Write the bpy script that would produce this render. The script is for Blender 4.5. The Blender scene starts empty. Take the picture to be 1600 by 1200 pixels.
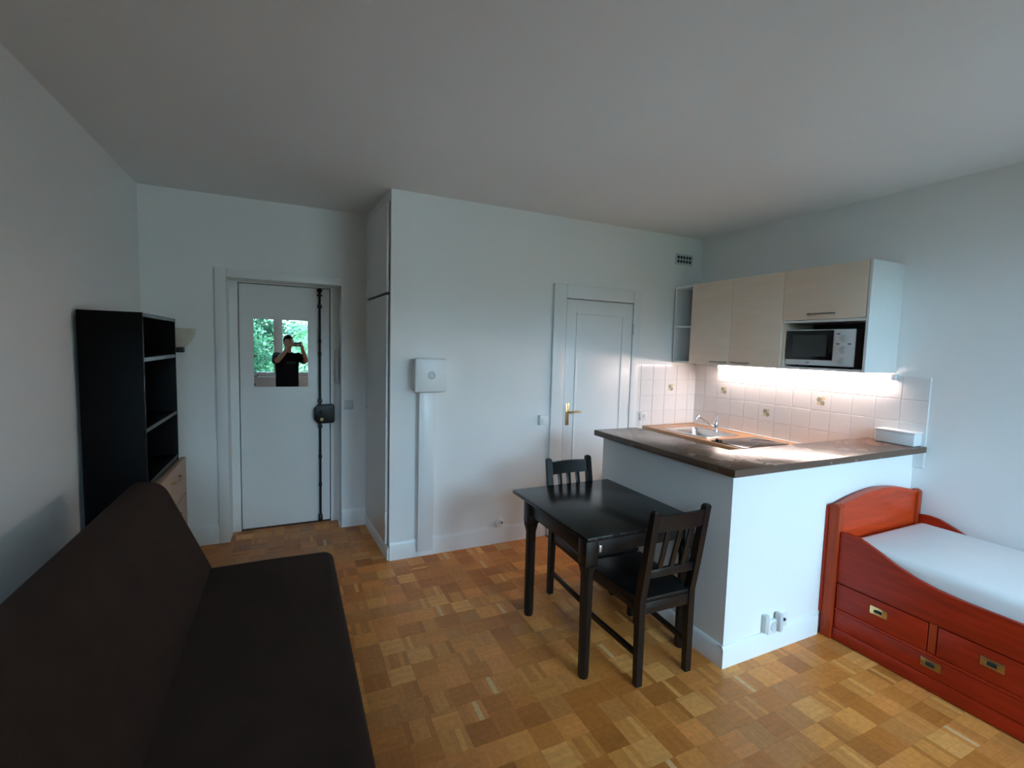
import bpy, bmesh, math, random
from mathutils import Vector, Matrix
R = math.radians
random.seed(7)
scene = bpy.context.scene
COL = scene.collection

# ------------------------------------------------------------------ camera, sky, exposure
EYE = Vector((0.0, 0.0, 1.66))
YAW, PITCH, ROLL, FPX = 0.4408, 0.0769, 0.0269, 738.0
fw = Vector((math.sin(YAW)*math.cos(PITCH), math.cos(YAW)*math.cos(PITCH), -math.sin(PITCH)))
rt = Vector((math.cos(YAW), -math.sin(YAW), 0.0))
up = rt.cross(fw)
c_, s_ = math.cos(ROLL), math.sin(ROLL)
rt, up = c_*rt + s_*up, -s_*rt + c_*up
cam_data = bpy.data.cameras.new('camera')
cam_data.sensor_width = 36.0
cam_data.lens = FPX/1600.0*36.0
cam_data.clip_start = 0.06
cam = bpy.data.objects.new('camera', cam_data)
cam.matrix_world = Matrix(((rt.x, up.x, -fw.x, EYE.x), (rt.y, up.y, -fw.y, EYE.y),
                           (rt.z, up.z, -fw.z, EYE.z), (0, 0, 0, 1)))
COL.objects.link(cam)
scene.camera = cam

SKY_COLOR = (0.46, 0.72, 1.0, 1.0)
SKY_STRENGTH = 27.0
LED_COLOR = (1.0, 0.80, 0.74, 1.0)
LED_STRENGTH = 70.0
world = bpy.data.worlds.new('daylight_sky')
scene.world = world
world.use_nodes = True
bg = world.node_tree.nodes['Background']
bg.inputs['Color'].default_value = SKY_COLOR
bg.inputs['Strength'].default_value = SKY_STRENGTH
world.cycles.sampling_method = 'AUTOMATIC'

vs = scene.view_settings
vs.view_transform = 'Standard'
vs.look = 'None'
vs.gamma = 1.0
vs.use_curve_mapping = False
vs.exposure = 0.0
scene.cycles.use_denoising = True
scene.cycles.adaptive_threshold = 0.02
scene.cycles.max_bounces = 7
scene.cycles.diffuse_bounces = 5
scene.cycles.glossy_bounces = 3
scene.cycles.transmission_bounces = 6
scene.cycles.transparent_max_bounces = 7
scene.cycles.sample_clamp_indirect = 10.0
scene.cycles.caustics_reflective = False
scene.cycles.caustics_refractive = False

# room measures (metres)
XL, XR = -1.005, 3.765          # left and right wall
YB, YF, YD = -1.00, 3.575, 4.406  # window wall, kitchen wall, entrance wall
ZC = 2.787                      # ceiling
XC0, XC1 = 0.679, 0.6286        # closet side at its front and back
XP, YP = 2.062, 1.668           # peninsula faces
W1 = (-0.85, 0.38, 1.03, 2.32)    # window seen in the mirror: x0 x1 z0 z1
W2 = (1.40, 3.55, 0.12, 2.60)     # second window on the same wall

for (x0, x1, z0, z1) in (W1, W2):  # sampling portals in the two window openings (they give no light of their own)
    ld = bpy.data.lights.new('window_portal', 'AREA')
    ld.shape = 'RECTANGLE'
    ld.size, ld.size_y = x1-x0, z1-z0
    ld.cycles.is_portal = True
    lo = bpy.data.objects.new('window_portal', ld)
    lo.location = ((x0+x1)/2, YB-0.16, (z0+z1)/2)
    lo.rotation_euler = (R(90), 0, 0)
    COL.objects.link(lo)

# ------------------------------------------------------------------ materials
def mat(name, color, rough=0.5, metal=0.0, noise=0.0, nscale=8.0, bump=0.0, bscale=60.0, spec=0.5,
        stretch=(1, 1, 1), color2=None, coat=0.0, rough_noise=0.0):
    m = bpy.data.materials.new(name)
    m.use_nodes = True
    nt = m.node_tree
    b = nt.nodes['Principled BSDF']
    b.inputs['Roughness'].default_value = rough
    b.inputs['Metallic'].default_value = metal
    b.inputs['Specular IOR Level'].default_value = spec
    b.inputs['Coat Weight'].default_value = coat
    b.inputs['Coat Roughness'].default_value = 0.08
    tc = nt.nodes.new('ShaderNodeTexCoord')
    mp = nt.nodes.new('ShaderNodeMapping')
    mp.inputs['Scale'].default_value = stretch
    nt.links.new(tc.outputs['Object'], mp.inputs['Vector'])
    n = nt.nodes.new('ShaderNodeTexNoise')
    n.inputs['Scale'].default_value = nscale
    n.inputs['Detail'].default_value = 4.0
    nt.links.new(mp.outputs['Vector'], n.inputs['Vector'])
    ramp = nt.nodes.new('ShaderNodeValToRGB')
    c = Vector(color)
    if color2 is None:
        lo, hi = c*(1-noise), c*(1+noise)
    else:
        lo, hi = c, Vector(color2)
    ramp.color_ramp.elements[0].position = 0.3
    ramp.color_ramp.elements[1].position = 0.7
    ramp.color_ramp.elements[0].color = (*[min(1, max(0, v)) for v in lo], 1)
    ramp.color_ramp.elements[1].color = (*[min(1, max(0, v)) for v in hi], 1)
    nt.links.new(n.outputs['Fac'], ramp.inputs['Fac'])
    nt.links.new(ramp.outputs['Color'], b.inputs['Base Color'])
    if rough_noise:
        n3 = nt.nodes.new('ShaderNodeTexNoise')
        n3.inputs['Scale'].default_value = 6.0
        n3.inputs['Detail'].default_value = 6.0
        mr = nt.nodes.new('ShaderNodeMapRange')
        mr.inputs['From Min'].default_value = 0.4
        mr.inputs['From Max'].default_value = 0.62
        mr.inputs['To Min'].default_value = rough
        mr.inputs['To Max'].default_value = rough+rough_noise
        nt.links.new(tc.outputs['Object'], n3.inputs['Vector'])
        nt.links.new(n3.outputs['Fac'], mr.inputs['Value'])
        nt.links.new(mr.outputs['Result'], b.inputs['Roughness'])
    if bump:
        n2 = nt.nodes.new('ShaderNodeTexNoise')
        n2.inputs['Scale'].default_value = bscale
        n2.inputs['Detail'].default_value = 3.0
        nt.links.new(mp.outputs['Vector'], n2.inputs['Vector'])
        bp = nt.nodes.new('ShaderNodeBump')
        bp.inputs['Strength'].default_value = bump
        bp.inputs['Distance'].default_value = 0.004
        nt.links.new(n2.outputs['Fac'], bp.inputs['Height'])
        nt.links.new(bp.outputs['Normal'], b.inputs['Normal'])
    return m

M = {}
M['paint'] = mat('white_wall_paint', (0.86, 0.845, 0.82), 0.55, noise=0.012, nscale=1.3, bump=0.12, bscale=70)
M['ceiling'] = mat('ceiling_paint', (0.87, 0.845, 0.825), 0.8, noise=0.01, nscale=1.0, bump=0.1, bscale=80)
M['wood_paint'] = mat('white_gloss_paint', (0.84, 0.83, 0.81), 0.32, noise=0.015, nscale=3, bump=0.05, bscale=25)
M['plastic'] = mat('white_plastic', (0.80, 0.80, 0.79), 0.28, noise=0.01)
M['plastic_grey'] = mat('grey_white_plastic', (0.60, 0.60, 0.59), 0.35, noise=0.02)
M['hole'] = mat('dark_hole', (0.02, 0.02, 0.02), 0.8, noise=0.1)
M['iron'] = mat('black_iron', (0.008, 0.007, 0.007), 0.4, metal=0.2, noise=0.3, nscale=30, bump=0.1)
M['brass'] = mat('brass', (0.75, 0.55, 0.26), 0.28, metal=1.0, noise=0.1, nscale=20)
M['brass_dark'] = mat('dull_brass', (0.42, 0.30, 0.13), 0.35, metal=1.0, noise=0.15, nscale=20)
M['steel'] = mat('stainless_steel', (0.70, 0.69, 0.68), 0.25, metal=1.0, noise=0.05, nscale=10, stretch=(1, 12, 1))
M['chrome'] = mat('chrome', (0.82, 0.82, 0.83), 0.08, metal=1.0, noise=0.02)
M['black_wood'] = mat('black_brown_stained_wood', (0.0085, 0.0065, 0.006), 0.34, spec=0.4, noise=0.35, nscale=14, stretch=(6, 6, 1), bump=0.05, bscale=40)
M['table_wood'] = mat('black_lacquered_tabletop', (0.009, 0.0075, 0.007), 0.24, noise=0.3, nscale=10, stretch=(8, 1, 1), bump=0.02, bscale=30, spec=0.28)
M['bookcase'] = mat('black_brown_laminate', (0.0025, 0.0022, 0.0022), 0.5, noise=0.3, nscale=8, stretch=(6, 6, 1), spec=0.1)
M['shelf_edge'] = mat('worn_grey_shelf_edge', (0.055, 0.055, 0.058), 0.5, noise=0.15)
M['cream_wood'] = mat('pale_cream_drawer_front', (0.42, 0.27, 0.18), 0.5, noise=0.05, nscale=5, stretch=(1, 1, 8))
M['sofa'] = mat('dark_brown_sofa_cover', (0.032, 0.0165, 0.0115), 0.9, noise=0.12, nscale=5, bump=0.35, bscale=140, spec=0.2)
M['cabinet'] = mat('beige_laminate_front', (0.80, 0.64, 0.50), 0.42, noise=0.03, nscale=4, stretch=(1, 1, 6))
M['cabinet_white'] = mat('white_cabinet_carcass', (0.78, 0.78, 0.76), 0.4, noise=0.015)
M['counter'] = mat('brown_laminate_counter', (0.115, 0.060, 0.037), 0.20, noise=0.12, nscale=3, stretch=(1, 1, 1), rough_noise=0.10)
M['worktop'] = mat('orange_beech_worktop', (0.46, 0.235, 0.095), 0.28, noise=0.12, nscale=6, stretch=(10, 1.2, 6))
M['hob'] = mat('black_hob_glass', (0.012, 0.011, 0.011), 0.10, noise=0.2)
M['hob_ring'] = mat('hob_ring_print', (0.12, 0.11, 0.11), 0.2, noise=0.05)
M['tile'] = mat('white_glazed_tile', (0.78, 0.76, 0.745), 0.12, noise=0.02, nscale=4, bump=0.03, bscale=14)
M['grout'] = mat('tile_grout', (0.74, 0.70, 0.67), 0.9, noise=0.06)
M['motif_a'] = mat('tile_motif_olive', (0.34, 0.33, 0.24), 0.2, noise=0.3, nscale=80)
M['motif_b'] = mat('tile_motif_ochre', (0.66, 0.56, 0.34), 0.2, noise=0.2, nscale=80)
M['kitchen_floor'] = mat('cream_floor_covering', (0.66, 0.58, 0.45), 0.4, noise=0.06, nscale=6)
M['threshold'] = mat('dark_oak_threshold', (0.075, 0.038, 0.02), 0.4, noise=0.2, nscale=12, stretch=(8, 1, 1))
M['cherry'] = mat('red_cherry_wood', (0.34, 0.022, 0.005), 0.38, spec=0.25, noise=0.22, nscale=5, stretch=(9, 0.9, 9), bump=0.03, bscale=30)
M['cherry_v'] = mat('red_cherry_wood_upright', (0.37, 0.042, 0.009), 0.38, spec=0.25, noise=0.22, nscale=5, stretch=(9, 9, 0.9), bump=0.03, bscale=30)
M['cherry_x'] = mat('red_cherry_wood_cross', (0.52, 0.046, 0.009), 0.36, spec=0.3, noise=0.2, nscale=5, stretch=(0.9, 9, 9), bump=0.03, bscale=30)
M['sheet'] = mat('white_fitted_sheet', (0.80, 0.80, 0.80), 0.85, noise=0.02, nscale=4, bump=0.2, bscale=9)
M['mw_black'] = mat('black_microwave_glass', (0.006, 0.005, 0.006), 0.12, noise=0.2)
M['mw_window'] = mat('grey_microwave_window', (0.035, 0.036, 0.036), 0.25, noise=0.1)
M['dial'] = mat('grey_dial', (0.52, 0.52, 0.51), 0.3, noise=0.02)
M['handle'] = mat('dull_steel_handle', (0.22, 0.20, 0.19), 0.35, metal=0.8, noise=0.05)
M['niche_dark'] = mat('niche_shadow_grey', (0.05, 0.05, 0.052), 0.6, noise=0.05)  # dark grey puts the niche's shadow into the colour
M['shade_glass'] = mat('cream_lamp_glass', (0.62, 0.56, 0.46), 0.35, noise=0.06)
M['skin'] = mat('skin', (0.42, 0.24, 0.17), 0.5, noise=0.06, nscale=20)
M['hair'] = mat('dark_hair', (0.02, 0.013, 0.01), 0.7, spec=0.1, noise=0.4, nscale=60, stretch=(1, 1, 4))
M['tshirt'] = mat('black_tshirt', (0.010, 0.011, 0.014), 0.95, noise=0.2, nscale=40, spec=0.03)
M['print'] = mat('tshirt_faded_print', (0.035, 0.05, 0.05), 0.9, noise=0.3, nscale=60)
M['jeans'] = mat('dark_jeans', (0.02, 0.025, 0.045), 0.9, noise=0.2, nscale=60)
M['shoe'] = mat('dark_shoe', (0.02, 0.02, 0.02), 0.6, noise=0.2)
M['phone'] = mat('black_phone', (0.01, 0.01, 0.012), 0.2, noise=0.1)
M['eye'] = mat('eye_white', (0.7, 0.7, 0.68), 0.2, noise=0.02)
M['lip'] = mat('lip', (0.30, 0.12, 0.10), 0.5, noise=0.05)
M['bark'] = mat('tree_bark', (0.10, 0.07, 0.05), 0.9, noise=0.3, nscale=12, stretch=(4, 4, 1), bump=0.5, bscale=20)
M['facade_pre'] = mat('pale_concrete', (0.5, 0.47, 0.43), 0.9, noise=0.06, nscale=2)
M['lawn'] = mat('pale_courtyard_paving', (0.40, 0.375, 0.34), 0.95, noise=0.15, nscale=2)
M['silver_loss'] = mat('tarnished_mirror_spot', (0.05, 0.02, 0.015), 0.6, noise=0.4, nscale=60)

def leaf_mat(name, c1, c2):
    m = mat(name, c1, 0.5, color2=c2, nscale=1.3)
    nt = m.node_tree
    b = nt.nodes['Principled BSDF']
    out = nt.nodes['Material Output']
    tr = nt.nodes.new('ShaderNodeBsdfTranslucent')
    ramp = [n for n in nt.nodes if n.type == 'VALTORGB'][0]
    nt.links.new(ramp.outputs['Color'], tr.inputs['Color'])
    mx = nt.nodes.new('ShaderNodeMixShader')
    mx.inputs['Fac'].default_value = 0.3
    nt.links.new(b.outputs[0], mx.inputs[1])
    nt.links.new(tr.outputs[0], mx.inputs[2])
    nt.links.new(mx.outputs[0], out.inputs['Surface'])
    return m
M['leaf_dark'] = leaf_mat('dark_green_leaves', (0.008, 0.036, 0.018), (0.058, 0.15, 0.066))
M['leaf_pale'] = leaf_mat('pale_green_leaves', (0.05, 0.14, 0.06), (0.16, 0.28, 0.12))

m = bpy.data.materials.new('mirror_silver')
m.use_nodes = True
b = m.node_tree.nodes['Principled BSDF']
b.inputs['Metallic'].default_value = 1.0
b.inputs['Roughness'].default_value = 0.0
b.inputs['Base Color'].default_value = (0.92, 0.94, 0.93, 1)
M['mirror'] = m

m = bpy.data.materials.new('window_glass')
m.use_nodes = True
nt = m.node_tree
nt.nodes.remove(nt.nodes['Principled BSDF'])
tr = nt.nodes.new('ShaderNodeBsdfTransparent')
tr.inputs['Color'].default_value = (0.95, 0.98, 0.97, 1)
gl = nt.nodes.new('ShaderNodeBsdfGlossy')
gl.inputs['Roughness'].default_value = 0.02
fr = nt.nodes.new('ShaderNodeFresnel')
fr.inputs['IOR'].default_value = 1.45
mx = nt.nodes.new('ShaderNodeMixShader')
nt.links.new(fr.outputs[0], mx.inputs[0])
nt.links.new(tr.outputs[0], mx.inputs[1])
nt.links.new(gl.outputs[0], mx.inputs[2])
nt.links.new(mx.outputs[0], nt.nodes['Material Output'].inputs['Surface'])
M['glass'] = m

m = bpy.data.materials.new('led_diffuser_lit')
m.use_nodes = True
nt = m.node_tree
nt.nodes.remove(nt.nodes['Principled BSDF'])
em = nt.nodes.new('ShaderNodeEmission')
em.inputs['Color'].default_value = LED_COLOR
em.inputs['Strength'].default_value = LED_STRENGTH
nt.links.new(em.outputs[0], nt.nodes['Material Output'].inputs['Surface'])
M['led'] = m

# parquet: tone of each strip comes from a colour attribute, grain from noise
m = mat('oak_mosaic_parquet', (0.3, 0.2, 0.1), 0.30, rough_noise=0.12, spec=0.3)
nt = m.node_tree
b = nt.nodes['Principled BSDF']
at = nt.nodes.new('ShaderNodeAttribute')
at.attribute_name = 'tone'
geo = nt.nodes.new('ShaderNodeNewGeometry')
ng = nt.nodes.new('ShaderNodeTexNoise')
ng.inputs['Scale'].default_value = 45.0
ng.inputs['Detail'].default_value = 5.0
nt.links.new(geo.outputs['Position'], ng.inputs['Vector'])
mr = nt.nodes.new('ShaderNodeMapRange')
mr.inputs['To Min'].default_value = 0.72
mr.inputs['To Max'].default_value = 1.28
nt.links.new(ng.outputs['Fac'], mr.inputs['Value'])
mul = nt.nodes.new('ShaderNodeMix')
mul.data_type = 'RGBA'
mul.blend_type = 'MULTIPLY'
mul.inputs['Factor'].default_value = 1.0
nt.links.new(at.outputs['Color'], mul.inputs['A'])
nt.links.new(mr.outputs['Result'], mul.inputs['B'])
for l in list(b.inputs['Base Color'].links):
    nt.links.remove(l)
nt.links.new(mul.outputs['Result'], b.inputs['Base Color'])
M['parquet'] = m
M['floor_base'] = mat('parquet_joint_bed', (0.05, 0.028, 0.014), 0.8, noise=0.1)

# ------------------------------------------------------------------ mesh helpers
def box(bm, x0, x1, y0, y1, z0, z1, bev=0.0, seg=2):
    vs_ = [bm.verts.new(p) for p in ((x0, y0, z0), (x1, y0, z0), (x1, y1, z0), (x0, y1, z0),
                                     (x0, y0, z1), (x1, y0, z1), (x1, y1, z1), (x0, y1, z1))]
    fs = [bm.faces.new([vs_[i] for i in f]) for f in ((0, 3, 2, 1), (4, 5, 6, 7), (0, 1, 5, 4), (1, 2, 6, 5), (2, 3, 7, 6), (3, 0, 4, 7))]
    if bev > 0:
        es = list({e for f in fs for e in f.edges})
        bmesh.ops.bevel(bm, geom=es, offset=bev, segments=seg, affect='EDGES', profile=0.5)
    return bm

def bar(bm, a, b_, w, d, bev=0.0, ref=None, w2=None, d2=None):
    """a square bar from a to b_; w across, d along the reference direction"""
    a, b_ = Vector(a), Vector(b_)
    t = (b_-a).normalized()
    ref = Vector(ref) if ref else (Vector((0, 1, 0)) if abs(t.y) < 0.9 else Vector((0, 0, 1)))
    s = t.cross(ref).normalized()
    q = s.cross(t).normalized()
    w2 = w if w2 is None else w2
    d2 = d if d2 is None else d2
    ring = lambda p, w, d: [p+s*sx*w/2+q*sy*d/2 for sx, sy in ((-1, -1), (1, -1), (1, 1), (-1, 1))]
    va = [bm.verts.new(p) for p in ring(a, w, d)]
    vb = [bm.verts.new(p) for p in ring(b_, w2, d2)]
    fs = [bm.faces.new(va[::-1]), bm.faces.new(vb)]
    for i in range(4):
        fs.append(bm.faces.new((va[i], va[(i+1) % 4], vb[(i+1) % 4], vb[i])))
    if bev > 0:
        es = list({e for f in fs for e in f.edges})
        bmesh.ops.bevel(bm, geom=es, offset=bev, segments=2, affect='EDGES', profile=0.5)
    return bm

def tube(bm, pts, rad, n=10, cap=True):
    """round tube along points, rad a number or a list"""
    pts = [Vector(p) for p in pts]
    rads = rad if isinstance(rad, (list, tuple)) else [rad]*len(pts)
    rings = []
    prev = None
    for i, p in enumerate(pts):
        t = (pts[min(i+1, len(pts)-1)]-pts[max(i-1, 0)]).normalized()
        if prev is None:
            ref = Vector((0, 0, 1)) if abs(t.z) < 0.9 else Vector((1, 0, 0))
            s = t.cross(ref).normalized()
        else:
            s = (prev-t*prev.dot(t)).normalized()
        prev = s
        q = t.cross(s)
        rings.append([bm.verts.new(p+(s*math.cos(2*math.pi*k/n)+q*math.sin(2*math.pi*k/n))*rads[i]) for k in range(n)])
    for a, b_ in zip(rings, rings[1:]):
        for k in range(n):
            bm.faces.new((a[k], a[(k+1) % n], b_[(k+1) % n], b_[k]))
    if cap:
        bm.faces.new(rings[0][::-1])
        bm.faces.new(rings[-1])
    return bm

def lathe(bm, c, prof, n=20, axis='z', a0=0.0, a1=2*math.pi):
    """revolve (radius, height) pairs about an axis through c"""
    c = Vector(c)
    full = abs(a1-a0-2*math.pi) < 1e-6
    k_ = n if full else n+1
    rings = []
    for r, h in prof:
        ring = []
        for k in range(k_):
            a = a0+(a1-a0)*k/n
            u_, v_ = r*math.cos(a), r*math.sin(a)
            p = {'z': (u_, v_, h), 'y': (u_, h, v_), 'x': (h, u_, v_)}[axis]
            ring.append(bm.verts.new(c+Vector(p)))
        rings.append(ring)
    for a, b_ in zip(rings, rings[1:]):
        for k in range(n if full else n):
            k2 = (k+1) % k_
            if not full and k+1 >= k_:
                continue
            try:
                bm.faces.new((a[k], a[k2], b_[k2], b_[k]))
            except ValueError:
                pass
    if full:
        if prof[0][0] > 1e-5:
            bm.faces.new(rings[0][::-1])
        if prof[-1][0] > 1e-5:
            bm.faces.new(rings[-1])
    return bm

def prism(bm, poly, lo, hi, axis='z', bev=0.0):
    """extrude a polygon (2-D points) between lo and hi on the axis"""
    f = {'z': lambda p, h: (p[0], p[1], h), 'x': lambda p, h: (h, p[0], p[1]), 'y': lambda p, h: (p[0], h, p[1])}[axis]
    a = [bm.verts.new(f(p, lo)) for p in poly]
    b_ = [bm.verts.new(f(p, hi)) for p in poly]
    n = len(poly)
    fs = [bm.faces.new(a[::-1]), bm.faces.new(b_)]
    for i in range(n):
        fs.append(bm.faces.new((a[i], a[(i+1) % n], b_[(i+1) % n], b_[i])))
    if bev > 0:
        es = list({e for e in fs[0].edges} | {e for e in fs[1].edges})
        bmesh.ops.bevel(bm, geom=es, offset=bev, segments=2, affect='EDGES', profile=0.5)
    return bm

def link(name, bm, material, parent=None, smooth=True, local=False):
    bmesh.ops.recalc_face_normals(bm, faces=bm.faces[:])
    me = bpy.data.meshes.new(name)
    bm.to_mesh(me)
    bm.free()
    if material is not None:
        me.materials.append(M[material] if isinstance(material, str) else material)
    if smooth:
        me.shade_smooth()
        me.set_sharp_from_angle(angle=R(38))
    o = bpy.data.objects.new(name, me)
    COL.objects.link(o)
    if parent is not None:
        o.parent = parent
        if not local:
            base = parent
            loc = Vector(parent.location)
            while base.parent is not None:
                base = base.parent
            o.matrix_parent_inverse = Matrix.Translation(-Vector(base.location)) if base.type == 'EMPTY' and parent is base else Matrix()
    return o

def nb():
    return bmesh.new()

def tag(o, label, cat=None, group=None, kind=None):
    o['label'] = label
    if cat:
        o['category'] = cat
    if group:
        o['group'] = group
    if kind:
        o['kind'] = kind
    return o

def thing(name, label, cat, loc=(0, 0, 0), group=None, kind=None):
    o = bpy.data.objects.new(name, None)
    o.empty_display_size = 0.1
    o.location = loc
    COL.objects.link(o)
    return tag(o, label, cat, group, kind)

def structure(name, bm, material, label, cat, smooth=True):
    return tag(link(name, bm, material, None, smooth), label, cat, kind='structure')

def b1(*a, **k):
    return box(nb(), *a, **k)

def copy_tree(o, parent=None):
    c = o.copy()
    COL.objects.link(c)
    c.parent = parent
    for ch in list(o.children):
        copy_tree(ch, c)
    return c

# ------------------------------------------------------------------ the room shell
bm = nb(); box(bm, XL-0.15, XL, YB-0.15, YD+0.30, 0, ZC)
structure('wall_left', bm, 'paint', 'long white wall behind the dark sofa and bookcase', 'wall')
bm = nb(); box(bm, XR, XR+0.15, YB-0.15, YF+0.15, 0, ZC)
wall_right = structure('wall_right', bm, 'paint', 'white wall with the kitchen wall cabinets and the bed against it', 'wall')
bm = nb(); box(bm, XL-0.15, XR+0.15, YB-0.15, YD+0.30, ZC, ZC+0.15)
structure('ceiling', bm, 'ceiling', 'plain white ceiling over the whole room', 'ceiling')
# entrance wall with the door recess
OX0, OX1, OZ = -0.455, 0.412, 2.155
bm = nb()
box(bm, XL, OX0, YD, YD+0.30, 0, ZC)
box(bm, OX1, XC1+0.10, YD, YD+0.30, 0, ZC)
box(bm, OX0, OX1, YD, YD+0.30, OZ, ZC)
structure('wall_entrance', bm, 'paint', 'white wall around the entrance door in the alcove', 'wall')
# closet side wall (slightly out of square) and kitchen wall
fx = lambda y: XC0+(XC1-XC0)*(y-YF)/(YD-YF)
bm = nb(); prism(bm, [(fx(YF+0.15), YF+0.15), (XC1, YD), (XC1+0.10, YD), (fx(YF+0.15)+0.1, YF+0.15)], 0, ZC)
structure('wall_closet', bm, 'wood_paint', 'white side of the built-in closet facing the alcove', 'wall')
bm = nb(); prism(bm, [(XC0, YF), (XR, YF), (XR, YF+0.15), (fx(YF+0.15), YF+0.15)], 0, ZC)
wall_front = structure('wall_front', bm, 'paint', 'white wall between the closet corner and the kitchen corner', 'wall')
# window wall behind the camera
bm = nb()
xs = [XL, W1[0], W1[1], W2[0], W2[1], XR]
box(bm, xs[0], xs[1], YB-0.15, YB, 0, ZC)
box(bm, xs[2], xs[3], YB-0.15, YB, 0, ZC)
box(bm, xs[4], xs[5], YB-0.15, YB, 0, ZC)
for w in (W1, W2):
    box(bm, w[0], w[1], YB-0.15, YB, 0, w[2])
    box(bm, w[0], w[1], YB-0.15, YB, w[3], ZC)
structure('wall_back', bm, 'paint', 'pale wall with the windows, seen only in the door mirror', 'wall')

structure('added_shade_slab', b1(1.0, 4.0, YB-1.30, YB-0.15, 2.74, 2.90), 'facade_pre', 'concrete balcony added above the tall window to cut high sky light', 'slab')  # unseen overhang, added to cut the high sky light on the bar wall
def window(n, w, cols, label):
    x0, x1, z0, z1 = w
    t = thing('window_%d' % n, label, 'window', ((x0+x1)/2, YB-0.1, z0), kind='structure')
    bm = nb(); f = 0.05
    box(bm, x0, x1, YB-0.13, YB-0.06, z0, z0+f); box(bm, x0, x1, YB-0.13, YB-0.06, z1-f, z1)
    box(bm, x0, x0+f, YB-0.13, YB-0.06, z0+f, z1-f); box(bm, x1-f, x1, YB-0.13, YB-0.06, z0+f, z1-f)
    link('window_frame', bm, 'wood_paint', t)
    edges = [x0+f]+cols+[x1-f]
    for c in cols:
        link('mullion', b1(c-0.045, c+0.045, YB-0.13, YB-0.05, z0+f, z1-f, bev=0.004), 'wood_paint', t)
    for i in range(len(edges)-1):
        a = edges[i]+(0.045 if i else 0); b_ = edges[i+1]-(0.045 if i < len(edges)-2 else 0)
        s = link('sash', (lambda bm: (box(bm, a, b_, YB-0.12, YB-0.07, z0+f, z0+f+0.03), box(bm, a, b_, YB-0.12, YB-0.07, z1-f-0.03, z1-f),
                 box(bm, a, a+0.03, YB-0.12, YB-0.07, z0+f+0.03, z1-f-0.03), box(bm, b_-0.03, b_, YB-0.12, YB-0.07, z0+f+0.03, z1-f-0.03)) and bm)(nb()), 'wood_paint', t)
        g = link('pane', b1(a+0.03, b_-0.03, YB-0.097, YB-0.093, z0+f+0.03, z1-f-0.03), 'glass', s)
        g.matrix_parent_inverse = Matrix()
    link('window_sill', b1(x0-0.04, x1+0.04, YB-0.06, YB+0.05, z0-0.035, z0, bev=0.006), 'wood_paint', t)
    return t
window(1, W1, [-0.30], 'white framed window reflected in the door mirror behind the photographer')
window(2, W2, [2.475], 'tall white framed window on the window wall beside the foot of the bed')

# floors
bm = nb()
box(bm, XL-0.15, XR+0.15, YB-0.15, YD+0.30, -0.20, -0.014)
floor = structure('floor', bm, 'floor_base', 'worn oak mosaic parquet floor of small square blocks', 'floor')
bm = nb(); box(bm, XP+0.02, XR, YP+0.06, YF, -0.014, 0.002)
structure('floor_kitchen', bm, 'kitchen_floor', 'cream floor covering inside the kitchen nook', 'floor')

PB = 0.1225
GX, GY = 1.538, 1.712
def in_floor(x, y):
    if x < XL-0.05 or x > XR+0.05 or y < YB-0.05 or y > 4.66:
        return False
    if y > YF+0.06 and x > XC0+0.05:
        return False
    if x > XP+0.075 and y > YP+0.07:
        return False
    return True
TONES = [((0.488, 0.182, 0.041), 5), ((0.423, 0.149, 0.031), 4), ((0.546, 0.218, 0.053), 3), ((0.370, 0.124, 0.025), 3),
         ((0.611, 0.270, 0.076), 1), ((0.520, 0.190, 0.047), 3), ((0.442, 0.172, 0.045), 2)]
POOL = [t for t, k in TONES for _ in range(k)]
def block_geo(bm, lay, x, y, along_x, rnd):
    base = Vector(rnd.choice(POOL))*rnd.uniform(0.90, 1.12)
    if rnd.random() < 0.03:
        base = Vector((0.48, 0.25, 0.10))
    for k in range(5):
        c = base*rnd.uniform(0.93, 1.07)
        if rnd.random() < 0.07:
            c = Vector(rnd.choice(POOL))
        if rnd.random() < 0.014:
            c = Vector((0.56, 0.33, 0.15))
        g = 0.00018
        dz = rnd.uniform(-0.0003, 0)
        a0, a1 = k*PB/5+g, (k+1)*PB/5-g
        if along_x:
            x0, x1, y0, y1 = x+0.0004, x+PB-0.0004, y+a0, y+a1
        else:
            x0, x1, y0, y1 = x+a0, x+a1, y+0.0004, y+PB-0.0004
        v = [bm.verts.new(p) for p in ((x0, y0, -0.013), (x1, y0, -0.013), (x1, y1, -0.013), (x0, y1, -0.013),
                                       (x0, y0, dz), (x1, y0, dz), (x1, y1, dz), (x0, y1, dz))]
        for f in ((4, 5, 6, 7), (0, 1, 5, 4), (1, 2, 6, 5), (2, 3, 7, 6), (3, 0, 4, 7)):
            fc = bm.faces.new([v[i] for i in f])
            for lp in fc.loops:
                lp[lay] = (c.x*1.22, c.y*1.18, c.z*1.14, 1)
def cam_size(x, y):
    d = Vector((x, y, 0))-EYE
    z = d.dot(fw)
    if z < 0.3:
        return None
    u, v = 800+FPX*d.dot(rt)/z, 600-FPX*d.dot(up)/z
    if not (0 <= u <= 1600 and 0 <= v <= 1200):
        return None
    return PB*PB*FPX*FPX*EYE.z/(z*d.length_squared)**1.0 if z > 0 else None
def hidden(x, y):
    if x < 0.27 and y < 3.0:
        return True            # under the sofa
    if x < -0.68 and y < 3.96:
        return True            # under the bookcase
    if x > 2.86 and y < 1.66:
        return True            # under the bed
    if y > YP or x < XP:
        pass
    return False
rnd = random.Random(11)
cells = []
for i in range(-24, 20):
    for j in range(-30, 26):
        x, y = GX+i*PB, GY+j*PB
        if in_floor(x+PB/2, y+PB/2):
            s = cam_size(x+PB/2, y+PB/2)
            if hidden(x+PB/2, y+PB/2):
                s = None
            cells.append((s or 0.0, i, j, x, y))
cells.sort(reverse=True)
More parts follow.
